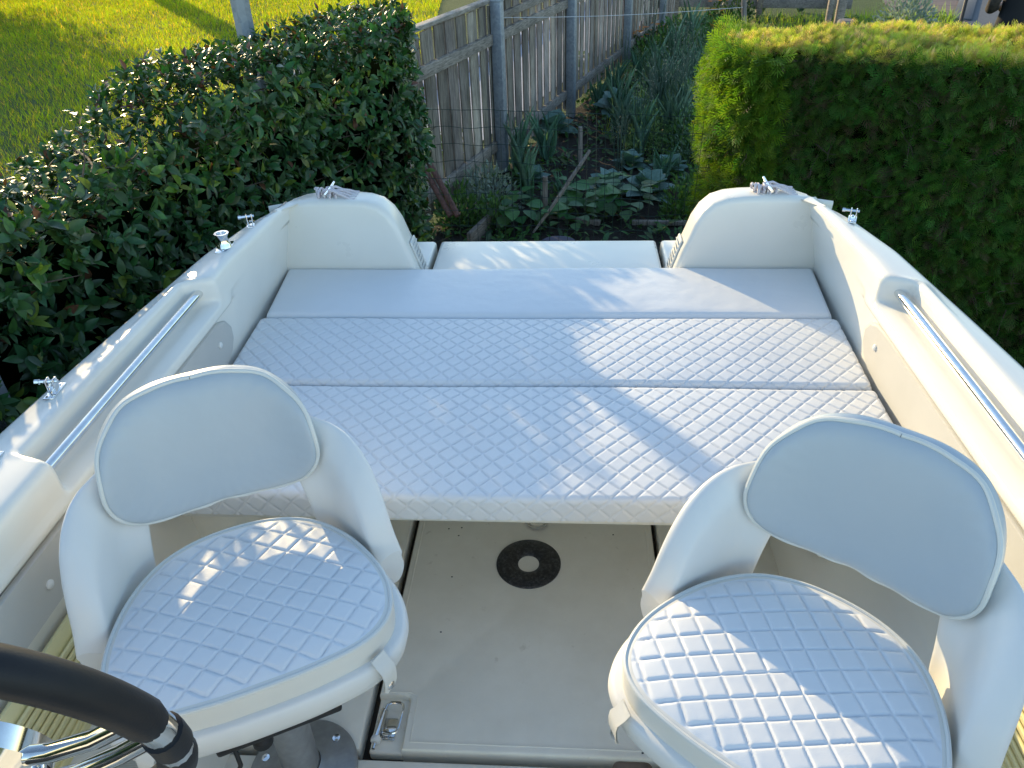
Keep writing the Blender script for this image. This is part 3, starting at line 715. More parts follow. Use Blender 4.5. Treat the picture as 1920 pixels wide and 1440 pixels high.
# ------------------------------------------------------------------ far right: paving, wall, handrail, person
A1, A2, A3, A4 = at_z(1640, -40, GZ), at_z(1775, -40, GZ), at_z(1850, 110, GZ), at_z(1700, 110, GZ)
sheet("paved_path", [tuple(A1[:2]), tuple(A2[:2]), tuple(A3[:2]), tuple(A4[:2])], GZ+.006, M_PAVE)
B2 = at_z(2050, -40, GZ); B3 = at_z(2050, 110, GZ)
sheet("forecourt", [tuple(A2[:2]), tuple(B2[:2]), tuple(B3[:2]), tuple(A3[:2])], GZ+.004, M_WALL)
hr = empty("handrail", tuple(at_z(1815, 20, GZ)), "dark metal handrail beside the grey forecourt", "handrail")
mb = MB(); a, b = at_y(1815, -12, 11), at_y(1796, 62, 10.6); mb.tube([a, b], .022, 8); mb.build("bar", M_BLACK, hr)
mb = MB(); a, b = at_z(1822, -20, GZ+.02), at_z(1803, 36, GZ+.02); m = (a+b)/2; d = (b-a)[:2]; d /= np.linalg.norm(d)
mb.box(m, (np.linalg.norm(b-a), .32, .03), .004, np.array([[d[0], -d[1], 0], [d[1], d[0], 0], [0, 0, 1]])); mb.build("foot_plate", M_WALL, hr)

def person():
    base = np.array([5.20, 10.0, GZ]); r = empty("person", tuple(base), "person in black jacket and dark trousers standing behind the thuja hedge", "person")
    J = {'pel': (0, 0, .95), 'sp': (0, .01, 1.15), 'ch': (0, .0, 1.36), 'nk': (0, 0, 1.50), 'hd': (0, -.02, 1.63), 'ht': (0, -.02, 1.74)}
    order = [('pel', (0, 0, .95), .150), ('sp', (0, .01, 1.15), .135), ('ch', (0, 0, 1.34), .155), ('nk', (0, 0, 1.50), .055), ('hd', (0, -.02, 1.62), .085), ('ht', (0, -.02, 1.72), .075)]
    def skin(name, verts, edges, radii, mat):
        me = bpy.data.meshes.new(name); me.from_pydata([tuple(v) for v in verts], edges, []); me.materials.append(mat)
        o = bpy.data.objects.new(name, me); col.objects.link(o); o.parent = r
        m = o.modifiers.new("skin", 'SKIN'); m.use_smooth_shade = True
        for i, rr in enumerate(radii): me.skin_vertices[0].data[i].radius = (rr[0], rr[1]) if isinstance(rr, tuple) else (rr, rr)
        me.skin_vertices[0].data[0].use_root = True
        s = o.modifiers.new("sub", 'SUBSURF'); s.levels = 2; s.render_levels = 2; return o
    V = [(0, 0, .93), (0, .01, 1.14), (0, 0, 1.36), (0, 0, 1.50), (0, -.02, 1.60), (0, -.02, 1.72)]
    E_ = [(0, 1), (1, 2), (2, 3), (3, 4), (4, 5)]; Rd = [(.15, .11), (.14, .10), (.15, .11), .055, .08, .075]
    for sx in (-1, 1):
        i = len(V); V += [(sx*.20, 0, 1.42), (sx*.27, -.01, 1.15), (sx*.15, .20, 1.06), (sx*.09, .25, 1.05)]; Rd += [.06, .048, .036, .028]; E_ += [(2, i), (i, i+1), (i+1, i+2), (i+2, i+3)]
        for f in range(5):
            j = len(V); fz = 1.05+(f-2)*.017*(1 if f else 1.6); L = (.05, .085, .095, .085, .07)[f]
            V += [(sx*.06, .265, fz), (sx*(.06-L*.6), .275, fz-.01)]; Rd += [.010, .008]; E_ += [(i+3, j), (j, j+1)]
        i = len(V); V += [(sx*.10, 0, .84), (sx*.11, -.02, .48), (sx*.11, -.02, .09), (sx*.12, .14, .035)]; Rd += [.095, .062, .045, .04]; E_ += [(0, i), (i, i+1), (i+1, i+2), (i+2, i+3)]
    skin("body", V, E_, Rd, M_SKIN)
    def oval(mb, P, rx, ry, seg=20):
        rows = [[(p[0]+a*math.cos(2*PI*k/seg), p[1]+b*math.sin(2*PI*k/seg)*(1+.03*math.sin(k*2.1+p[2]*40)), p[2]) for k in range(seg)] for p, a, b in zip(P, rx, ry)]
        mb.grid(np.array(rows), cj=True)
        mb.add(rows[0], [tuple(range(seg))]); mb.add(rows[-1], [tuple(range(seg))])
    jk = MB(); oval(jk, [(0, 0, z) for z in (.80, .84, .95, 1.06, 1.2, 1.34, 1.43, 1.48, 1.52)], [.205, .205, .19, .175, .19, .215, .20, .12, .075], [.15, .15, .14, .13, .135, .14, .12, .09, .07])
    jo = jk.build("jacket", M_CLOTHB); jo.parent = r
    for sx in (-1, 1):
        sl_ = MB(); sl_.tube([(sx*.17, 0, 1.45), (sx*.225, 0, 1.38), (sx*.265, -.005, 1.26), (sx*.285, -.01, 1.14), (sx*.27, .06, 1.06), (sx*.16, .20, 1.05)], [.05, .075, .072, .066, .06, .048], 16)
        so_ = sl_.build("sleeve", M_CLOTHN, None, sharp=None); so_.parent = jo
    tr_ = MB()
    oval(tr_, [(0, 0, z) for z in (.78, .86, .95, 1.0)], [.175, .18, .17, .16], [.13, .135, .125, .12])
    for sx in (-1, 1):
        oval(tr_, [(sx*x, y, z) for x, y, z in ((.095, 0, .90), (.10, 0, .80), (.105, -.01, .65), (.11, -.015, .48), (.112, -.02, .30), (.115, -.02, .10), (.115, -.02, .05))], [.095, .098, .085, .070, .066, .062, .064], [.11, .105, .095, .080, .074, .066, .068])
    to_ = tr_.build("trousers", M_CLOTHN, None, sharp=None); to_.parent = r
    hm = MB(); hm.lathe([(.02, .11), (.07, .10), (.093, .06), (.098, .0), (.09, -.05)], (0, .0, 1.69), 20, capends=False); h = hm.build("hair", M_HAIR, None); h.parent = r
person()

# ------------------------------------------------------------------ poles beside / behind the laurel hedge
pm = MB(); pm.lathe([(.048, 0), (.046, 1.5), (.040, 5.0)], (-1.45, 3.86, GZ), 8, capends=True)
tag(pm.build("lamp_pole", M_GALV, sharp=20), "tapered galvanised pole rising behind the laurel hedge", "pole")
pm = MB(); pm.box((-1.42, 1.42, (GZ+.86)/2), (.30, .055, .86-GZ), .006); pm.box((-1.285, 1.40, (GZ+.86)/2), (.012, .11, .86-GZ), .003)
tag(pm.build("steel_post", M_GALV), "galvanised steel post between the boat and the hedge at the left edge", "post")

# trees beyond the lawn (their shade falls on the grass)
def tree(x, y, h, tr, R, label, n=2200, zc=None):
    r = empty("garden_tree", (x, y, GZ), label, "tree", "trees beyond the lawn")
    mb = MB(); P = [np.array([x+.1*math.sin(k*1.3), y+.1*math.cos(k*1.7), GZ+h*.75*k/6]) for k in range(7)]
    mb.tube(P, [tr*(1-.1*k) for k in range(7)], 10)
    for k in range(8):
        a = k*.8; b = P[3+k % 4]; mb.tube([b, b+np.array([math.cos(a)*R*.4, math.sin(a)*R*.4, h*.15]), b+np.array([math.cos(a)*R*.8, math.sin(a)*R*.8, h*.22])], [tr*.4, tr*.25, tr*.08], 6)
    mb.build("trunk", M_BARK, r)
    cl = rvec(40)*(rnd(40)**.4)[:, None]*[R, R, h*.3]+[x, y, GZ+(zc or h*.7)]
    idx = rng.integers(0, 40, n); PP = cl[idx]+rng.normal(size=(n, 3))*R*.17
    instanced("crown", LEAF_T, LEAF_F, PP, rvec(n), rvec(n), .16+.14*rnd(n), np.stack([.04+.03*rnd(n), .09+.05*rnd(n), .02+.02*rnd(n)], 1), M_LAUREL, r, True)
tree(-12.6, 24.6, 17, .36, 4.0, "tall tree with a thick trunk beyond the lawn", zc=15.5)
tree(-19.0, 24.5, 7.5, .25, 2.9, "leafy tree left of the lawn", zc=4.2)
tree(-21.5, 21.0, 6.0, .18, 2.6, "small bushy tree at the left edge of the lawn", zc=3.6)
tree(-25.0, 30.0, 8.0, .3, 3.2, "broad tree at the far left of the lawn", zc=4.5)
tree(-16.1, 22.6, 4.2, .15, 2.3, "round apple tree at the top left edge of the lawn", zc=2.7, n=2600)
tree(-13.9, 18.8, 3.4, .12, 1.9, "low round shrub tree at the left edge of the lawn", zc=2.2, n=2200)

# ================================================================== the boat
boat = empty("motorboat", (0, 1.0, -.6), "white open motorboat seen over its cockpit towards the stern", "boat")
def interp(x, xs, ys): return np.interp(x, xs, ys)
def w_out(y): return float(interp(y, [-1, 0, .8, 1.2, 1.5, 1.87, 2.08, 2.2, 2.27], [1.06, 1.04, 1.01, .985, .957, .918, .870, .824, .792]))
def w_dx(y): return float(interp(y, [-1, .9, 1.7, 2.0, 2.27], [.03, .01, 0, 0, 0]))
def recess(y): return float(smooth01(np.array((y-.985)/.022))*smooth01(np.array((1.715-y)/.05)))
ys = sorted(set([round(v, 3) for v in list(np.linspace(-.8, .95, 12))+list(np.linspace(.97, 1.03, 9))+list(np.linspace(1.05, 1.62, 14))+list(np.linspace(1.64, 1.74, 15))+list(np.linspace(1.76, 2.26, 22))]))
def profile(y, sgn, y_index=None):
    e = recess(y); d = w_dx(y); wo = w_out(y)
    inner = [(.605, -.06), (.605, .0), (.61, .06), (.625, .105), (.65, .12), (.70, .124), (.775, .13), (.80, .138), (.815, .16), (.822, .22), (.830, .34), (.834, .45), (.835, .535), (.835, .5525),
             (.833, .5575), (.822, .560), (.815, .565), (.8125, .572), (.8135, .582), (.818-.001*e, .591),
             (.818+.040*e, .594+.002*(1-e)), (.819+.061*e, .599+.003*(1-e)), (.819+.067*e, .612), (.820+.067*e, .640), (.822+.066*e, .652), (.829+.063*e, .6605), (.842+.058*e, .6645)]
    lf = float(smooth01(np.array((1.92-y)/.16)))
    tp = min(1., max(0., (y-1.70)/.5))
    for i_ in range(9, 27):
        x_, z_ = inner[i_]; fx = .838-.012*(z_-.2)/.46+tp*(.014-.21*max(0, z_-.42))
        if i_ >= 25: fx += (.006, .022)[i_-25]
        lg = lf if i_ > 18 else float(smooth01(np.array((1.80-y)/.05)))
        inner[i_] = (x_*lg+fx*(1-lg), z_)
    inner = [(x+d, z) for x, z in inner]
    xi = inner[-1][0]
    top = [(xi+(wo-.035-xi)*t, .665-.004*t-.002*t*t) for t in (.3, .65, 1.0)]
    outer = [(wo-.020, .6575), (wo-.008, .651), (wo-.001, .641), (wo, .628), (wo-.003, .60), (wo-.010, .56), (wo-.010, .552), (wo+.012, .549), (wo+.018, .540), (wo+.018, .515), (wo+.012, .506), (wo-.014, .503), (wo-.03, .35), (wo-.075, .1), (wo-.17, -.15), (wo-.42, -.42), (wo*.30, -.56), (0, -.64)]
    iz = sorted((z, x) for x, z in inner[9:25]); zz = [a for a, b in iz]; xx_ = [b for a, b in iz]
    outer = [(max(x, float(np.interp(z, zz, xx_))+.014) if .1 < z < .63 else x, z) for x, z in outer]
    dz = .012*float(smooth01(np.array((y-2.12)/.14)))
    return [(sgn*x, y, z-dz*(z > .6)) for x, z in inner+top+outer]
for sgn in (-1, 1):
    P = np.array([profile(y, sgn) for y in ys])
    k = 30+3   # split liner / hull at the outer lip
    MB().grid(P[:, :k]).build("side_deck", M_GELF, boat, sharp=None)
    MB().grid(P[:, k-1:]).build("hull_side", M_GEL, boat, sharp=40)
# stern of the hull
mb = MB(); ring = []
for y, f, zt in ((2.265, 1, .33), (2.34, .93, .31), (2.42, .86, .30), (2.44, .80, .28)):
    wo = .80*f; ring.append([(-wo, y, zt), (-wo+.02, y, .1), (-wo+.14, y, -.15), (-wo*.45, y, -.42), (0, y, -.62), (wo*.45, y, -.42), (wo-.14, y, -.15), (wo-.02, y, .1), (wo, y, zt)])
mb.grid(np.array(ring)); mb.add(ring[-1], [tuple(range(9))]); mb.build("transom", M_GEL, boat)

# stern coamings (the two ears)
def coaming(sgn):
    out = [(.372, .28), (.388, .34), (.413, .421), (.430, .478), (.446, .521), (.462, .570), (.484, .609), (.514, .637), (.553, .650), (.60, .655), (.66, .6565), (.73, .656), (.79, .652), (.835, .650), (.862, .648)]
    out = np.array(out)
    T = np.gradient(out, axis=0); T /= np.linalg.norm(T, axis=1)[:, None]; Nn = np.stack([T[:, 1], -T[:, 0]], 1)   # towards the inside
    def ring_(ins, y, shrink=0, dz=0):
        q = out+Nn*ins
        q = q.copy(); q[:, 0] = np.minimum(q[:, 0], .862-shrink); q[:, 1] += dz
        return np.stack([q[:, 0]*sgn, np.full(len(q), y), q[:, 1]], 1)
    rows = [ring_(.040, 2.2465), ring_(.017, 2.2472), ring_(.011, 2.2485), ring_(.006, 2.252), ring_(.002, 2.2575, .050), ring_(.0, 2.266, .062), ring_(0, 2.284, .072), ring_(0, 2.33, .105, -.001), ring_(.001, 2.352, .13, -.004), ring_(.007, 2.366, .155, -.007), ring_(.02, 2.372, .175, -.008)]
    mb = MB(); mb.grid(np.array(rows))
    f = rows[0]; n = len(f)
    # front face filled with columns down to z=.25
    bot = f.copy(); bot[:, 2] = .25
    bot[:2, 0] = f[0, 0]
    Fr = np.array([f*(1-t)+bot*t for t in np.linspace(0, 1, 8)]); mb.grid(Fr)
    b = rows[-1]; bot = b.copy(); bot[:, 2] = .2; mb.grid(np.array([b, bot]))
    o = mb.build("stern_coaming", M_GEL, boat, sharp=None)
    bm = bmesh.new(); bm.from_mesh(o.data); bmesh.ops.remove_doubles(bm, verts=bm.verts, dist=.0004); bmesh.ops.recalc_face_normals(bm, faces=bm.faces); bm.to_mesh(o.data); bm.free()
    # small vent plate on the slanted inner end
    vm = MB(); a = np.array([sgn*.397, 2.317, .37]); dirv = np.array([sgn*.045, 0, .15]); dirv /= np.linalg.norm(dirv)
    nn = np.array([-dirv[2]*sgn, 0, dirv[0]*sgn]); nn /= np.linalg.norm(nn)
    if nn[0]*sgn > 0: nn = -nn
    Rm = np.stack([np.array([0, 1., 0]), dirv, nn], 1)
    vm.box(a+dirv*.075+nn*.003, (.062, .125, .007), .003, Rm)
    for k in range(7): 
        c = a+dirv*(.030+.015*k)+nn*.008
        th = .55; d2 = dirv*math.cos(th)+nn*math.sin(th); n2 = np.cross(np.array([0, 1., 0]), d2)
        vm.box(c, (.046, .012, .0025), .0006, np.stack([np.array([0, 1., 0]), d2, n2], 1))
    vm.build("stern_vent", M_PIPE, boat)
for sgn in (-1, 1): coaming(sgn)

# swim platform: centre lid and two side pieces
MB().box((.0, 2.30, .322), (.792, .70, .055), .012, seg=4).build("platform_lid", M_GEL, boat)
for sgn in (-1, 1): MB().box((sgn*.515, 2.46, .318), (.205, .39, .06), .014, seg=4).build("platform_side", M_GEL, boat)
MB().box((0, 2.36, .262), (1.20, .50, .05), .01).build("platform_base", M_DARKGAP, boat)

# floor
def slab(mb, x0, x1, y0, y1, z0, z1, b=.006): mb.box(((x0+x1)/2, (y0+y1)/2, (z0+z1)/2), (x1-x0, y1-y0, z1-z0), b, seg=3)
mb = MB(); slab(mb, -.62, .62, -.8, 2.2, -.08, -.045, 0); mb.build("bilge_floor", M_DARKGAP, boat)
mb = MB()
slab(mb, -.62, -.350, .868, 1.66, -.05, .002); slab(mb, .318, .62, .868, 1.66, -.05, .002); slab(mb, -.62, .62, -.8, .848, -.05, .000)
mb.build("cockpit_floor", M_FLOOR, boat)
# hatch lid with a recessed corner for the latch
mb = MB()
slab(mb, -.332, -.255, .868, 1.0, -.04, -.012)
bm = bmesh.new(); L_ = [(-.332, 1.66), (-.332, .992), (-.275, .992), (-.266, .989), (-.262, .982), (-.262, .868), (.304, .868), (.304, 1.66)]
vb = [bm.verts.new((x, y, -.04)) for x, y in L_]; f_ = bm.faces.new(vb); ex = bmesh.ops.extrude_face_region(bm, geom=[f_]); tv = [v for v in ex['geom'] if isinstance(v, bmesh.types.BMVert)]
for v in tv: v.co.z = .006
te = [e for e in bm.edges if all(abs(v.co.z-.006) < 1e-6 for v in e.verts)]; bmesh.ops.bevel(bm, geom=te, offset=.007, segments=3, profile=.5, affect='EDGES'); bm.verts.index_update()
mb.add([v.co[:] for v in bm.verts], [[v.index for v in f.verts] for f in bm.faces]); bm.free()
hatch = mb.build("floor_hatch", M_FLOOR, boat)
rim = MB(); 
rim.tube([(-.316, .999, .0055), (-.316, 1.60, .0055)], .0025, 6); rim.tube([(.288, .885, .0055), (.288, 1.60, .0055)], .0025, 6); rim.tube([(-.246, .885, .005), (.288, .885, .005)], .0025, 6)
rim.tube([(-.316, .999, .005), (-.262, .999, .005), (-.247, .99, .005), (-.246, .885, .005)], .0025, 6)
sub("ridge", rim, M_FLOOR, hatch)
# scuffs
for (x, y) in ((-.245, 1.50), (-.215, 1.475), (-.21, 1.505), (.20, 1.49), (-.30, 1.12), (-.31, 1.115), (-.22, 1.16), (-.215, 1.33), (.23, .88)):
    sub("scuff_mark", MB().box((x, y, .0064), (.004, .003, .0008), 0), M_BLACK, hatch)
# latch
lat = MB(); c = np.array([-.300, .925, -.010])
lat.box(c+[.002, -.006, .0015], (.030, .050, .003), .001)
lat.tube([c+[-.020, -.030, .010], c+[-.014, .032, .010]], .0085, 14)
lat.tube([c+[-.021, -.055, .010], c+[-.020, -.030, .010]], .0035, 8)
lat.tube([c+[-.012, .030, .016], c+[-.008, .042, .018], c+[.000, .046, .019], c+[.018, .046, .019], c+[.026, .040, .019], c+[.028, .030, .019], c+[.025, -.012, .018], c+[.020, -.021, .017], c+[.010, -.024, .016], c+[-.006, -.020, .016]], .0030, 8)
lat.box(c+[-.002, -.020, .012], (.014, .012, .01), .002)
latch = lat.build("latch", M_CHROME, boat)
sub("plastic_cap", MB().lathe([(.010, 0), (.011, .004), (.010, .010)], c+[-.0203, -.040, .010], 16, (0.1, 1, 0)), M_SHELL, latch)
# table socket
mb = MB(); mb.lathe([(.083, .005), (.083, .009), (.079, .012), (.060, .0135), (.043, .015), (.033, .012), (.025, .004), (.022, -.004)], (-.022, 1.38, 0), 56, capends=False)
for k in range(5):
    a = 2*PI*k/5-.95; mb.lathe([(.0075, 0), (.006, .0025)], (-.022+.062*math.cos(a), 1.38+.062*math.sin(a), .0125), 12)
sock = mb.build("table_socket", M_SOCK, boat)
sub("socket_plug", MB().lathe([(.0, .0025), (.0175, .0025), (.022, -.002)], (-.020, 1.383, .003), 30, capends=False), M_FLOOR, sock)
mb = MB(); mb.lathe([(.031, .006), (.031, .012), (.026, .015), (.022, .010), (.0, .010)], (-.005, 1.530, .005), 32, capends=False); mb.tube([(-.022, 1.528, .020), (.012, 1.528, .020)], .003, 8)
mb.build("deck_filler", M_CHROME, boat)
# bench box, infill boards under the cushions
mb = MB(); slab(mb, -.835, .835, 1.64, 2.26, -.05, .352, .01); mb.build("bench", M_FLOOR, boat)
mb = MB(); slab(mb, -.78, .78, 1.20, 1.637, .325, .349, .005); mb.build("infill_board", M_GEL, boat)
for sgn in (-1, 1):
    mb = MB(); x0, x1 = sorted((sgn*.66, sgn*.832)); slab(mb, x0, x1, 1.30, 1.638, .13, .323, .01); mb.build("bench_support", M_FLOOR, boat)

# grab rails in the side recesses
for sgn in (-1, 1):
    MB().tube([(sgn*.861, .975, .628), (sgn*.861, 1.3, .628), (sgn*.861, 1.735, .626)], .0112, 20).build("grab_rail", M_CHROME, boat)
# wall panels with snap buttons, louvred vents
for sgn in (-1, 1):
    pts_ = []
    for (y, z) in [(.55, .552), (1.62, .552), (1.68, .546), (1.725, .528), (1.748, .500), (1.745, .468), (1.72, .440), (1.68, .424), (1.60, .418), (.98, .440), (.55, .445)]: pts_.append((y, z))
    q = np.array(pts_); c = q.mean(0)
    rings = []
    for ins, off in ((0, .0), (0, .006), (.004, .010), (.012, .012)):
        qq = q+(c-q)/np.linalg.norm(c-q, axis=1)[:, None]*ins; rings.append([(sgn*(.8365-off), y, z) for y, z in qq])
    mb = MB(); mb.grid(np.array(rings), cj=True); mb.add(rings[-1], [tuple(range(len(q)))])
    pn = mb.build("side_panel", M_SIDE, boat, sharp=50)
    for (y, z) in ((1.655, .495), (1.235, .492), (.86, .490)):
        sb = MB(); sb.lathe([(.0085, 0), (.0085, .003), (.005, .0055), (0, .006)], (sgn*.8245, y, z), 16, (-sgn, 0, 0), capends=False); sub("snap_button", sb, M_SHELL, pn)
for sgn in (-1, 1):
    y0, y1, z0, z1 = .60, .935, .19, .405
    Rt = np.stack([np.array([0, 1., 0]), np.array([sgn*.045, 0, 1.])/1.001, np.array([-sgn*1., 0, .045])/1.001], 1)
    mb = MB(); mb.box((sgn*.820, (y0+y1)/2, (z0+z1)/2), (y1-y0, z1-z0, .008), .003, Rt)
    for k in range(9):
        z = z1-.038-.020*k; mb.box((sgn*(.813+.004*(z-.3)), (y0+y1)/2, z), (y1-y0-.045, .019, .006), .002, Rt @ np.array([[1, 0, 0], [0, math.cos(.35), -math.sin(.35)], [0, math.sin(.35), math.cos(.35)]]))
    vt = mb.build("louvred_vent", M_YEL, boat)
    for y in (y0+.012, (y0+y1)/2, y1-.012):
        for z in (z0+.01, z1-.012): sub("screw", MB().lathe([(.004, 0), (.003, .002)], (sgn*.8155, y, z), 10, (-sgn, 0, 0)), M_BLACK, vt)
# non-skid pads: side step and gunwale
g = N("ribbed non-skid"); wv = g.n("ShaderNodeTexWave"); wv.inputs['Scale'].default_value = 95; wv.bands_direction = 'Y'; g.l(g.tc, wv.inputs['Vector'])
M_NONSKID = g.set(color=g.ramp(wv.outputs['Fac'], [(.2, (.50, .49, .45)), (.8, (.64, .62, .57))]), rough=.6, normal=g.bump(wv.outputs['Fac'], .5, .002))
for sgn in (-1, 1):
    MB().box((sgn*.715, .55, .131), (.105, .50, .008), .003).build("nonskid_pad", M_NONSKID, boat)
    MB().box((sgn*.935, .72, .6625), (.085, .36, .006), .0025).build("nonskid_pad", M_NONSKID, boat)
# deck hardware
def hinge(x, y, rz, sgn):
    mb = MB(); R_ = np.array([[math.cos(rz), -math.sin(rz), 0], [math.sin(rz), math.cos(rz), 0], [0, 0, 1]])
    T_ = lambda v: np.array([x, y, .6605])+R_@np.array(v)
    mb.box(T_((0, 0, .002)), (.022, .058, .004), .0015, R_)
    for dx in (-.007, .007): mb.box(T_((dx, 0, .017)), (.0035, .018, .030), .0015, R_)
    mb.tube([T_((-.024, 0, .026)), T_((.014, 0, .026))], .0038, 8); mb.tube([T_((-.030, 0, .026)), T_((-.022, 0, .026))], .0055, 8)
    for dy in (-.021, .021): mb.lathe([(.0045, 0), (.003, .002)], T_((0, dy, .004)), 10)
    return mb.build("canopy_hinge", M_CHROME, boat)
hinge(-.945, 1.20, .10, -1); hinge(-.845, 2.055, .35, -1); hinge(.855, 2.06, -.35, 1)
mb = MB(); R_ = np.array([[math.cos(.2), -math.sin(.2), 0], [math.sin(.2), math.cos(.2), 0], [0, 0, 1]])
mb.box((-.862, 1.895, .6615), (.040, .075, .005), .002, R_)
mb.lathe([(.021, 0), (.018, .010), (.0135, .020), (.014, .030), (.019, .038), (.0195, .040), (.014, .040), (.012, .03)], (-.862, 1.895, .663), 24, capends=False)
for d in (-.028, .028): mb.lathe([(.0045, 0), (.003, .003)], (-.862-.2*d, 1.895+d, .664), 10)
mb.build("fairlead", M_CHROME, boat)
mb = MB(); mb.box((-.945, .985, .6625), (.035, .05, .006), .0025); mb.lathe([(.012, 0), (.010, .008), (.0, .009)], (-.945, .985, .6635), 18, capends=False); mb.build("deck_fitting", M_CHROME, boat)
for sgn in (-1, 1):
    mb = MB(); c = np.array([sgn*.675-.0, 2.30, .650])
    for dy in (-.018, .018): mb.tube([c+[0, dy, 0], c+[0, dy, .022]], .0055, 8)
    mb.tube([c+[-.065*sgn*0, -.06, .028], c+[0, -.03, .025], c+[0, .03, .025], c+[0, .06, .028]], [.0045, .006, .006, .0045], 10)
    mb.build("mooring_cleat", M_CHROME, boat)
    # rope coiled on it
    rp = MB(); P = []
    for k in range(300):
        t = k/300; a = t*2*PI*8.5; rr = .013+.003*math.sin(t*11)
        P.append(c+np.array([.03-(1-t)*.075, .012*math.sin(a*.5)+math.sin(a)*rr, .018+rr*.8*math.cos(a)-.008*t]))
    rp.tube(P, .0042, 7)
    for j in range(4):
        y_ = .0155*j-.026
        rp.tube([c+[-.012, y_*.5, .027], c+[.018, y_*.8, .029-.004*(j % 3)], c+[.038, y_, .021-.003*(j % 2)], c+[.056, y_+.004*j, .011], c+[.070, y_+.006*j, .004], c+[.085, y_+.006*j, .003]], .0042, 7)
    ro = rp.build("mooring_rope", M_ROPE)
    tag(ro, "white mooring rope coiled on the %s stern cleat beside the %s hedge" % (("left", "laurel") if sgn < 0 else ("right", "thuja")), "rope", "mooring ropes on the stern cleats")

# steering wheel
wc = np.array([-.418, .297, .962]); nrm = np.array([-.106, .964, .244]); wa = np.cross(nrm, [0, 0, 1.]); wa /= np.linalg.norm(wa); wb = np.cross(nrm, wa)
def wp(deg, R_=.185, d=0.): k = math.radians(deg); return wc+R_*(wa*math.cos(k)+wb*math.sin(k))+nrm*d
mb = MB(); mb.tube([wp(t) for t in np.linspace(0, 360, 73)], .0138, 14, False); whl = mb.build("steering_wheel", M_CHROME, boat)
def grip(a0, a1, r=.0158):
    m = MB(); t = np.linspace(a0, a1, 40); rr = np.full(40, r); rr[0] = rr[-1] = r*.86; m.tube([wp(x) for x in t], rr, 18)
    sub("grip", m, M_GRIP, whl)
grip(215, 353); grip(358.5, 367); grip(371, 470)
sp = MB()
sp.tube([at_d(-30, 1425, .66), at_d(30, 1420, .655), at_d(100, 1410, .64), at_d(180, 1385, .62), at_d(250, 1350, .60), at_d(300, 1350, .585)], .0085, 14)
sp.tube([at_d(60, 1475, .67), at_d(150, 1448, .655), at_d(230, 1412, .635), at_d(300, 1375, .61), at_d(330, 1372, .60)], .0085, 14)
sub("spoke", sp, M_CHROME, whl)
hb = MB(); hc = at_d(-75, 1440, .66); hb.lathe([(.070, -.02), (.072, .0), (.064, .012), (.048, .016)], hc, 36, nrm*-1, capends=False); sub("hub_ring", hb, M_CHROME, whl)
hb = MB(); hb.lathe([(.049, .014), (.03, .022), (0, .024)], hc, 36, nrm*-1, capends=False); sub("hub_cap", hb, M_BLACK, whl)
mb = MB(); mb.tube([hc+nrm*-.0, hc-nrm*.22-[0, 0, .06]], .03, 16); mb.build("wheel_column", M_BLACK, boat)
mb = MB(); mb.box((-.46, -.06, .35), (.62, .26, .95), .04, seg=4); mb.build("helm_console", M_GEL, boat)

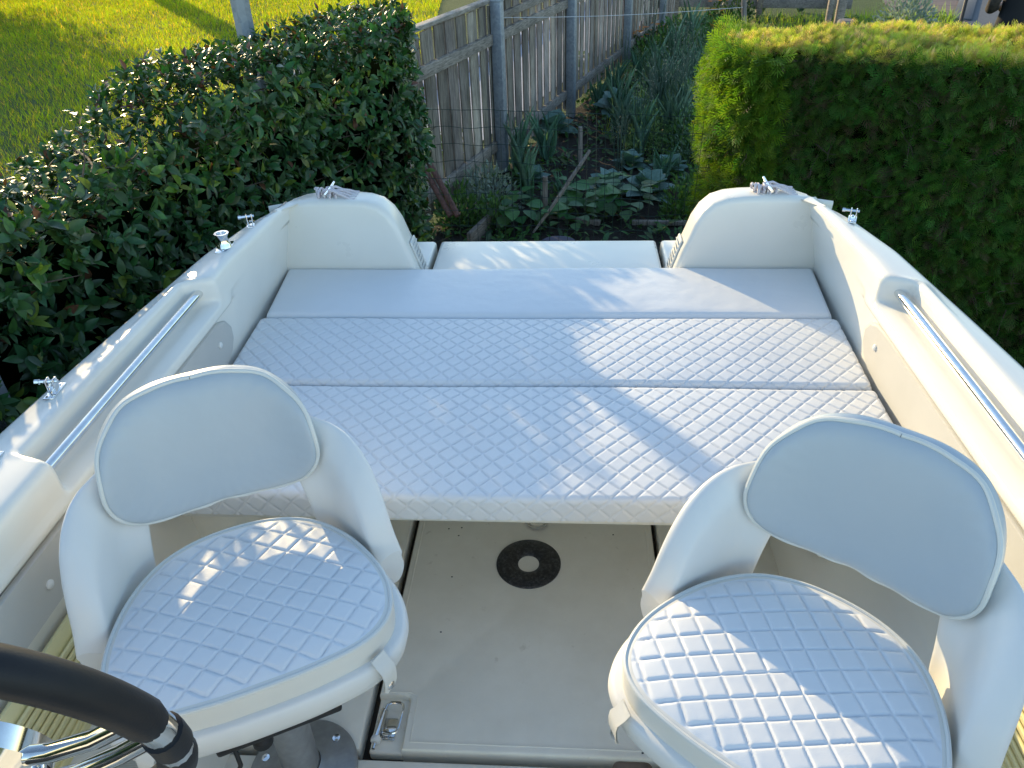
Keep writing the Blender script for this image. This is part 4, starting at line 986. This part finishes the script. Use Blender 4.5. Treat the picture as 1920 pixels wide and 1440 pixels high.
# ------------------------------------------------------------------ sun-pad cushions
def qdisp(a, b, W, H, D=.0029, w=.0018, puff=.0002):
    a = a+.0022*np.sin(b*21)+.0015*np.sin(a*13+b*9); b = b+.002*np.sin(a*17)
    u = a/W+b/H; v = a/W-b/H
    du = np.abs(u-np.round(u)); dv = np.abs(v-np.round(v)); s = W*H/math.hypot(W, H)
    d = np.minimum(du, dv)*s
    node = np.exp(-((du**2+dv**2)*s*s)/(.004**2))
    return -D*np.exp(-(d/w)**2)*(1-.45*node)+puff*(1-np.exp(-(d/.0045)**1.5))
def cushion(y0, y1, hw0, hw1, ztop, th, r, quilt, mat, step, name, label, off=(0, 0), wob=0.0):
    na = 7
    al = np.linspace(0, PI/2, na)
    L = y1-y0
    yt = np.linspace(y0+r, y1-r, max(4, int((L-2*r)/step)))
    ns = max(3, int((th-2*r*.7)/step)) if quilt else 4
    def prof(c0, c1, top):
        side = np.linspace(th-.004, r, ns)
        c = [c0]*ns+list(c0+r-r*np.sin(PI/2-al))[1:]; d = list(side)+list(r-r*np.cos(PI/2-al))[1:]
        c = c+list(top)[1:-1]; d = d+[0]*(len(top)-2)
        c = c+list(c1-r+r*np.sin(al)); d = d+list(r-r*np.cos(al)); c = c+[c1]*(ns-1); d = d+list(side[::-1])[1:]
        return np.array(c), np.array(d)
    Y, dY = prof(y0, y1, yt)
    hw = max(hw0, hw1); X, dX = prof(-hw, hw, np.linspace(-hw+r, hw-r, int((2*hw-2*r)/step)))
    Yg, Xg = np.meshgrid(Y, X, indexing='ij'); DY, DX = np.meshgrid(dY, dX, indexing='ij')
    hwy = hw0+(hw1-hw0)*(Yg-y0)/L
    sc_ = hwy/hw
    drop = np.minimum(DY+DX, th)
    crown = .006*(1-((Yg-(y0+y1)/2)/(L/2))**2)*(1-(Xg/hw)**4)
    P = np.stack([Xg*sc_, Yg, ztop-drop+crown*(drop < r)], -1)
    if wob: P[..., 2] += wob*np.sin(Xg*5.3+1)*np.sin(Yg*9)*(drop < th*.5); P[..., 1] += wob*1.2*np.sin(Xg*6.1)*(drop > 0)
    if quilt:
        ay = np.where(Yg < (y0+y1)/2, Yg-np.maximum(0, DY-.2*r), Yg+np.maximum(0, DY-.2*r)); ax = P[..., 0]+np.sign(Xg)*np.maximum(0, DX-.2*r)
        dsp = qdisp(ax+off[0], ay+off[1], .0496, .0525)
        dsp *= np.clip(1-np.maximum(0, drop-.8*r)/th*.35, 0, 1)
        gi = np.gradient(P, axis=0); gj = np.gradient(P, axis=1); nn = np.cross(gj, gi); nn /= np.linalg.norm(nn, axis=2)[..., None]+1e-9
        P = P+nn*dsp[..., None]
    o = MB().grid(P).build(name, mat, None, sharp=None)
    return tag(o, label, "cushion", "sun pad cushions across the stern")
cushion(1.930, 2.243, .812, .838, .434, .072, .016, False, M_VINYLP, .02, "sun_pad_cushion", "plain smooth white cushion at the stern, farthest of the three", wob=.0015)
cushion(1.588, 1.922, .814, .824, .430, .066, .014, True, M_VINYL, .0024, "sun_pad_cushion", "middle quilted white cushion between the plain one and the front one", wob=.0012)
cushion(1.168, 1.580, .812, .818, .427, .066, .014, True, M_VINYL, .0024, "sun_pad_cushion", "front quilted white cushion with a thick front edge above the cockpit floor", (.012, .01), wob=.0012)

# ------------------------------------------------------------------ helm seats
def catmull(pts_, n):
    p = np.array(pts_, float); m = len(p); out = []
    for i in range(m):
        p0, p1, p2, p3 = p[i-1], p[i], p[(i+1) % m], p[(i+2) % m]
        for k in range(n):
            t = k/n; out.append(.5*((2*p1)+(-p0+p2)*t+(2*p0-5*p1+4*p2-p3)*t*t+(-p0+3*p1-3*p2+p3)*t**3))
    return np.array(out)
half = [(.074, .214), (.138, .180), (.188, .115), (.218, .035), (.226, -.035), (.208, -.096), (.160, -.132), (.082, -.146)]
SEAT_OUT = catmull([(0, .224)]+half+[(0, -.149)]+[(-x, y) for x, y in half[::-1]], 22)
hb_ = [(.068, .118), (.128, .102), (.176, .063), (.199, .004), (.189, -.052), (.150, -.092), (.098, -.109), (.045, -.113)]
BACK_OUT = catmull([(0, .120)]+hb_+[(0, -.111)]+[(-x, y) for x, y in hb_[::-1]], 14)
ZP = .500
def yb(z): return .260+.24*max(0., z-.54)+.3*max(0, .56-z)*0
def S(phi, z, off=0.):
    """point on the wrap-around back surface; off = outward"""
    fl = 1+.10*max(0, z-.5)+.0
    R1 = .235+off; x = R1*math.sin(phi)*fl; y = yb(z)-.237*(1-math.cos(phi))**1.25*fl+off*math.cos(phi)
    return np.array([x, y, z])
def make_seat(label):
    root = empty("helm_seat", (0, 0, 0), label, "seat", "moulded helm seats in the cockpit", local=True)
    B = lambda nm, mb, mat, **k: mb.build(nm, mat, root, **k)
    c = np.array([0, .03]); O = SEAT_OUT; m = len(O); r = .012; rows = []
    # cushion: rings from the centre out, then over the edge
    rho = np.linspace(.004, 1, 92)
    dO = O-c; LO = np.linalg.norm(dO, axis=1)[:, None]
    for q in rho:
        xy = c+dO/LO*(LO-r)*q; z = ZP+.010*(1-q**6)
        rows.append(np.column_stack([xy, np.full(m, z)]))
    P = np.array(rows); d = qdisp(P[..., 0], P[..., 1]+.012, .0549, .0484, .0031, .0020, .0004)
    fade = np.clip((1-rho)/.03, 0, 1)[:, None]; P[..., 2] += d*fade*1.0-.0*d
    ext = []
    for al in np.linspace(.25, PI/2, 6): ext.append(np.column_stack([c+dO/LO*(LO-r+r*math.sin(al)), np.full(m, ZP-r+r*math.cos(al))]))
    for z in (.470, .455, .447): ext.append(np.column_stack([O+(0 if z > .45 else 0), np.full(m, z)]))
    ext.append(np.column_stack([c+(O-c)*.97, np.full(m, .443)]))
    pad = MB(); pad.grid(P, cj=True); pad.add([(c[0], c[1], ZP+.010)]+P[0].tolist(), [(0, 1+k, 1+(k+1) % m) for k in range(m)])
    po = B("seat_cushion", pad, M_VINYL, sharp=None)
    bd_ = MB(); bd_.grid(np.array([P[-1]]+ext), cj=True); sub("cushion_border", bd_, M_PADSIDE, po, sharp=None)
    pp = MB(); Q = np.column_stack([c+dO/LO*(LO-.003), np.full(m, ZP-.0035)]); Q = np.vstack([Q, Q[:1]]); pp.tube(Q, .0042, 8, False)
    Q = np.column_stack([c+dO/LO*(LO+.001), np.full(m, .449)]); Q = np.vstack([Q, Q[:1]]); pp.tube(Q, .0022, 6, False)
    sub("piping", pp, M_PIPE, po)
    # lower pan
    rows = []
    for f, z in ((.96, .452), (1.045, .454), (1.078, .447), (1.085, .434), (1.055, .405), (1.0, .388), (.95, .380), (.80, .372), (.2, .370)):
        rows.append(np.column_stack([c+(O-c)*f, np.full(m, z)]))
    B("seat_shell", MB().grid(np.array(rows), cj=True), M_SHELL, sharp=None)
    # wrap-around back with arms: columns over phi
    phis = np.radians(np.concatenate([np.linspace(-84, -40, 30), np.linspace(-38.5, -29, 8), np.linspace(-26, 26, 13), np.linspace(29, 38.5, 8), np.linspace(40, 84, 30)]))
    nr = 16; inn = []; out = []
    for ph in phis:
        a = abs(math.degrees(ph))
        zu = float(np.interp(a, [0, 20, 35, 46, 54, 60, 66, 71, 75, 78.5, 81.5, 84, 86], [.700, .700, .698, .690, .680, .667, .650, .626, .592, .550, .510, .478, .458]))
        zl = float(np.interp(a, [0, 29, 33, 36, 40, 60, 90, 105, 112, 116], [.60, .60, .57, .51, .43, .40, .395, .40, .415, .425]))
        ci, co = [], []
        for k in range(nr):
            t = k/(nr-1); z = zl+(zu-zl)*t
            edge = math.sin(PI*t)**.35 if 0 < t < 1 else 0
            th = .0125*edge*(1+.9*smooth01(np.array((a-45)/22)))
            low = max(0, (.50-z))*.10
            pinch = .012*smooth01(np.array((.52-z)/.08))*smooth01(np.array((a-60)/25))
            flare = .016*smooth01(np.array((t-.75)/.25))*smooth01(np.array((a-42)/20))
            ci.append(S(ph, z, .006-th-low+flare+pinch)); co.append(S(ph, z, .006+th*1.1-low+flare+pinch))
        inn.append(ci); out.append(co[::-1])
    ring = np.array([i+o[1:-1] for i, o in zip(inn, out)])
    mb = MB(); mb.grid(ring, cj=True); n_ = ring.shape[1]
    mb.add(ring[0], [tuple(range(n_))]); mb.add(ring[-1], [tuple(range(n_))[::-1]])
    o = B("seat_back", mb, M_SHELL, sharp=None, mods=[('SUBSURF', {'levels': 1, 'render_levels': 1})])
    # backrest cushion
    zc = .665; rows = []; m2 = len(BACK_OUT)
    for q in list(np.linspace(.02, .90, 18))+[.93, .955, .975, .99, 1.0]:
        h = .006+.016*(1-q**11)**.5 if q < 1 else .006
        h += .006*(1-q*q)
        rr_ = []
        for k, (s_, t_) in enumerate(BACK_OUT):
            wr = .0005*math.sin(k*.9)*smooth01(np.array((q-.6)/.3))*(1-smooth01(np.array((q-.93)/.07)))
            rr_.append(S(s_*q/(.235-.010-h), zc+t_*q, -.010-h+wr*.5))
        rows.append(rr_)
    mb = MB(); mb.grid(np.array(rows), cj=True); mb.add([S(0, zc, -.010-.0281)]+rows[0], [(0, 1+k, 1+(k+1) % m2) for k in range(m2)])
    bo = B("backrest_cushion", mb, M_BACK, sharp=None)
    pp = MB(); Q = [S(s_*1.005/(.235-.018), zc+t_*1.005, -.018+.0015*math.sin(k*.31)) for k, (s_, t_) in enumerate(BACK_OUT)]; Q.append(Q[0]); pp.tube(Q, .0042, 8, False)
    Q = [S(s_*1.0/.235, zc+t_*1.0, .018) for (s_, t_) in BACK_OUT]; 
    sub("piping", pp, M_PIPE, bo)
    rim_ = MB(); rows = []
    for off, f in ((-.016, 1.0), (-.008, 1.006), (.002, 1.004), (.008, .98)): rows.append([S(s_*f/(.235+off), zc+t_*f, off) for (s_, t_) in BACK_OUT])
    rim_.grid(np.array(rows), cj=True); rim_.add(rows[-1], [tuple(range(m2))]); sub("backrest_cover", rim_, M_BACK, bo, sharp=None)
    # snap straps at the front corners
    for sx in (-1, 1):
        a = np.array([sx*.170, -.138]); nrm2 = np.array([sx*.55, -.83]); nrm2 /= np.linalg.norm(nrm2); tg = np.array([-nrm2[1], nrm2[0]])
        rows = []
        for q, (o_, z) in enumerate(((.000, .466), (.008, .455), (.0195, .446), (.0215, .432), (.020, .412), (.017, .400), (.016, .390))):
            w = .0145 if q < 6 else .008
            rows.append([(*(a+nrm2*o_+tg*k*w), z) for k in (-1, -.4, .4, 1)])
        st_ = MB(); R1 = np.array(rows); R2 = R1.copy(); R2[..., :2] += nrm2*.0022; st_.grid(R1); st_.grid(R2)
        so = B("strap", st_, M_PADSIDE, sharp=None)
        sn = MB(); sn.lathe([(.0078, 0), (.0078, .002), (.005, .0045), (0, .005)], (*(a+nrm2*.0195), .405), 18, (*nrm2, 0), capends=False); sub("snap_button", sn, M_CHROME, so)
    # slide plate, lever, pedestal
    sl = MB(); sl.box((0, -.085, .358), (.20, .09, .016), .005); sl.box((.0, .10, .358), (.20, .05, .016), .005)
    B("slide_plate", sl, M_BLACK)
    lv = MB(); lv.tube([(-.07, -.06, .352), (-.078, -.10, .335), (-.075, -.12, .300), (-.085, -.125, .285)], .004, 8); lv.tube([(-.02, -.05, .35), (-.03, -.07, .315), (-.035, -.085, .30)], .009, 8); lv.lathe([(.012, 0), (.017, .006), (.017, .02), (.012, .026)], (-.036, -.088, .285), 16)
    B("lever", lv, M_BLACK)
    pd = MB(); pd.lathe([(.036, .0), (.036, .352)], (0, .02, 0), 32); B("pedestal", pd, M_ALU)
    bs = MB(); bs.lathe([(.108, .002), (.108, .008), (.100, .014), (.055, .018), (.046, .026), (.038, .030)], (0, .02, 0), 48, capends=False)
    bo_ = B("base_plate", bs, M_ALU)
    for k in range(6): a = k*PI/3+.4; sub("screw", MB().lathe([(.009, 0), (.008, .003), (.003, .0035), (.003, .001)], (.082*math.cos(a), .02+.082*math.sin(a), .0155), 14), M_CHROME, bo_)
    return root
seatL = make_seat("left helm seat with a smooth grey white backrest, nearest the steering wheel")
def copy_tree(o, parent=None):
    c = o.copy(); col.objects.link(c)
    if parent is not None: c.parent = parent
    for ch in o.children: copy_tree(ch, c)
    return c
seatR = copy_tree(seatL); seatR['label'] = "right helm seat partly in direct sun beside the right side of the boat"
seatL.location = (-.442, .80, 0); seatL.rotation_euler = (0, 0, math.radians(27))
seatR.location = (.383, .688, 0); seatR.rotation_euler = (0, 0, math.radians(-37))
# brown leather thing at the bottom edge
q = at_z(1185, 1446, .10)
mb = MB(); mb.box((q[0], q[1]-.02, .10), (.075, .06, .05), .014, seg=4); ob = mb.build("leather_pouch", M_BROWN)
tag(ob, "small brown leather pouch at the bottom edge beside the right seat", "pouch")

for o in scene.objects:
    if '_world' in o: del o['_world']
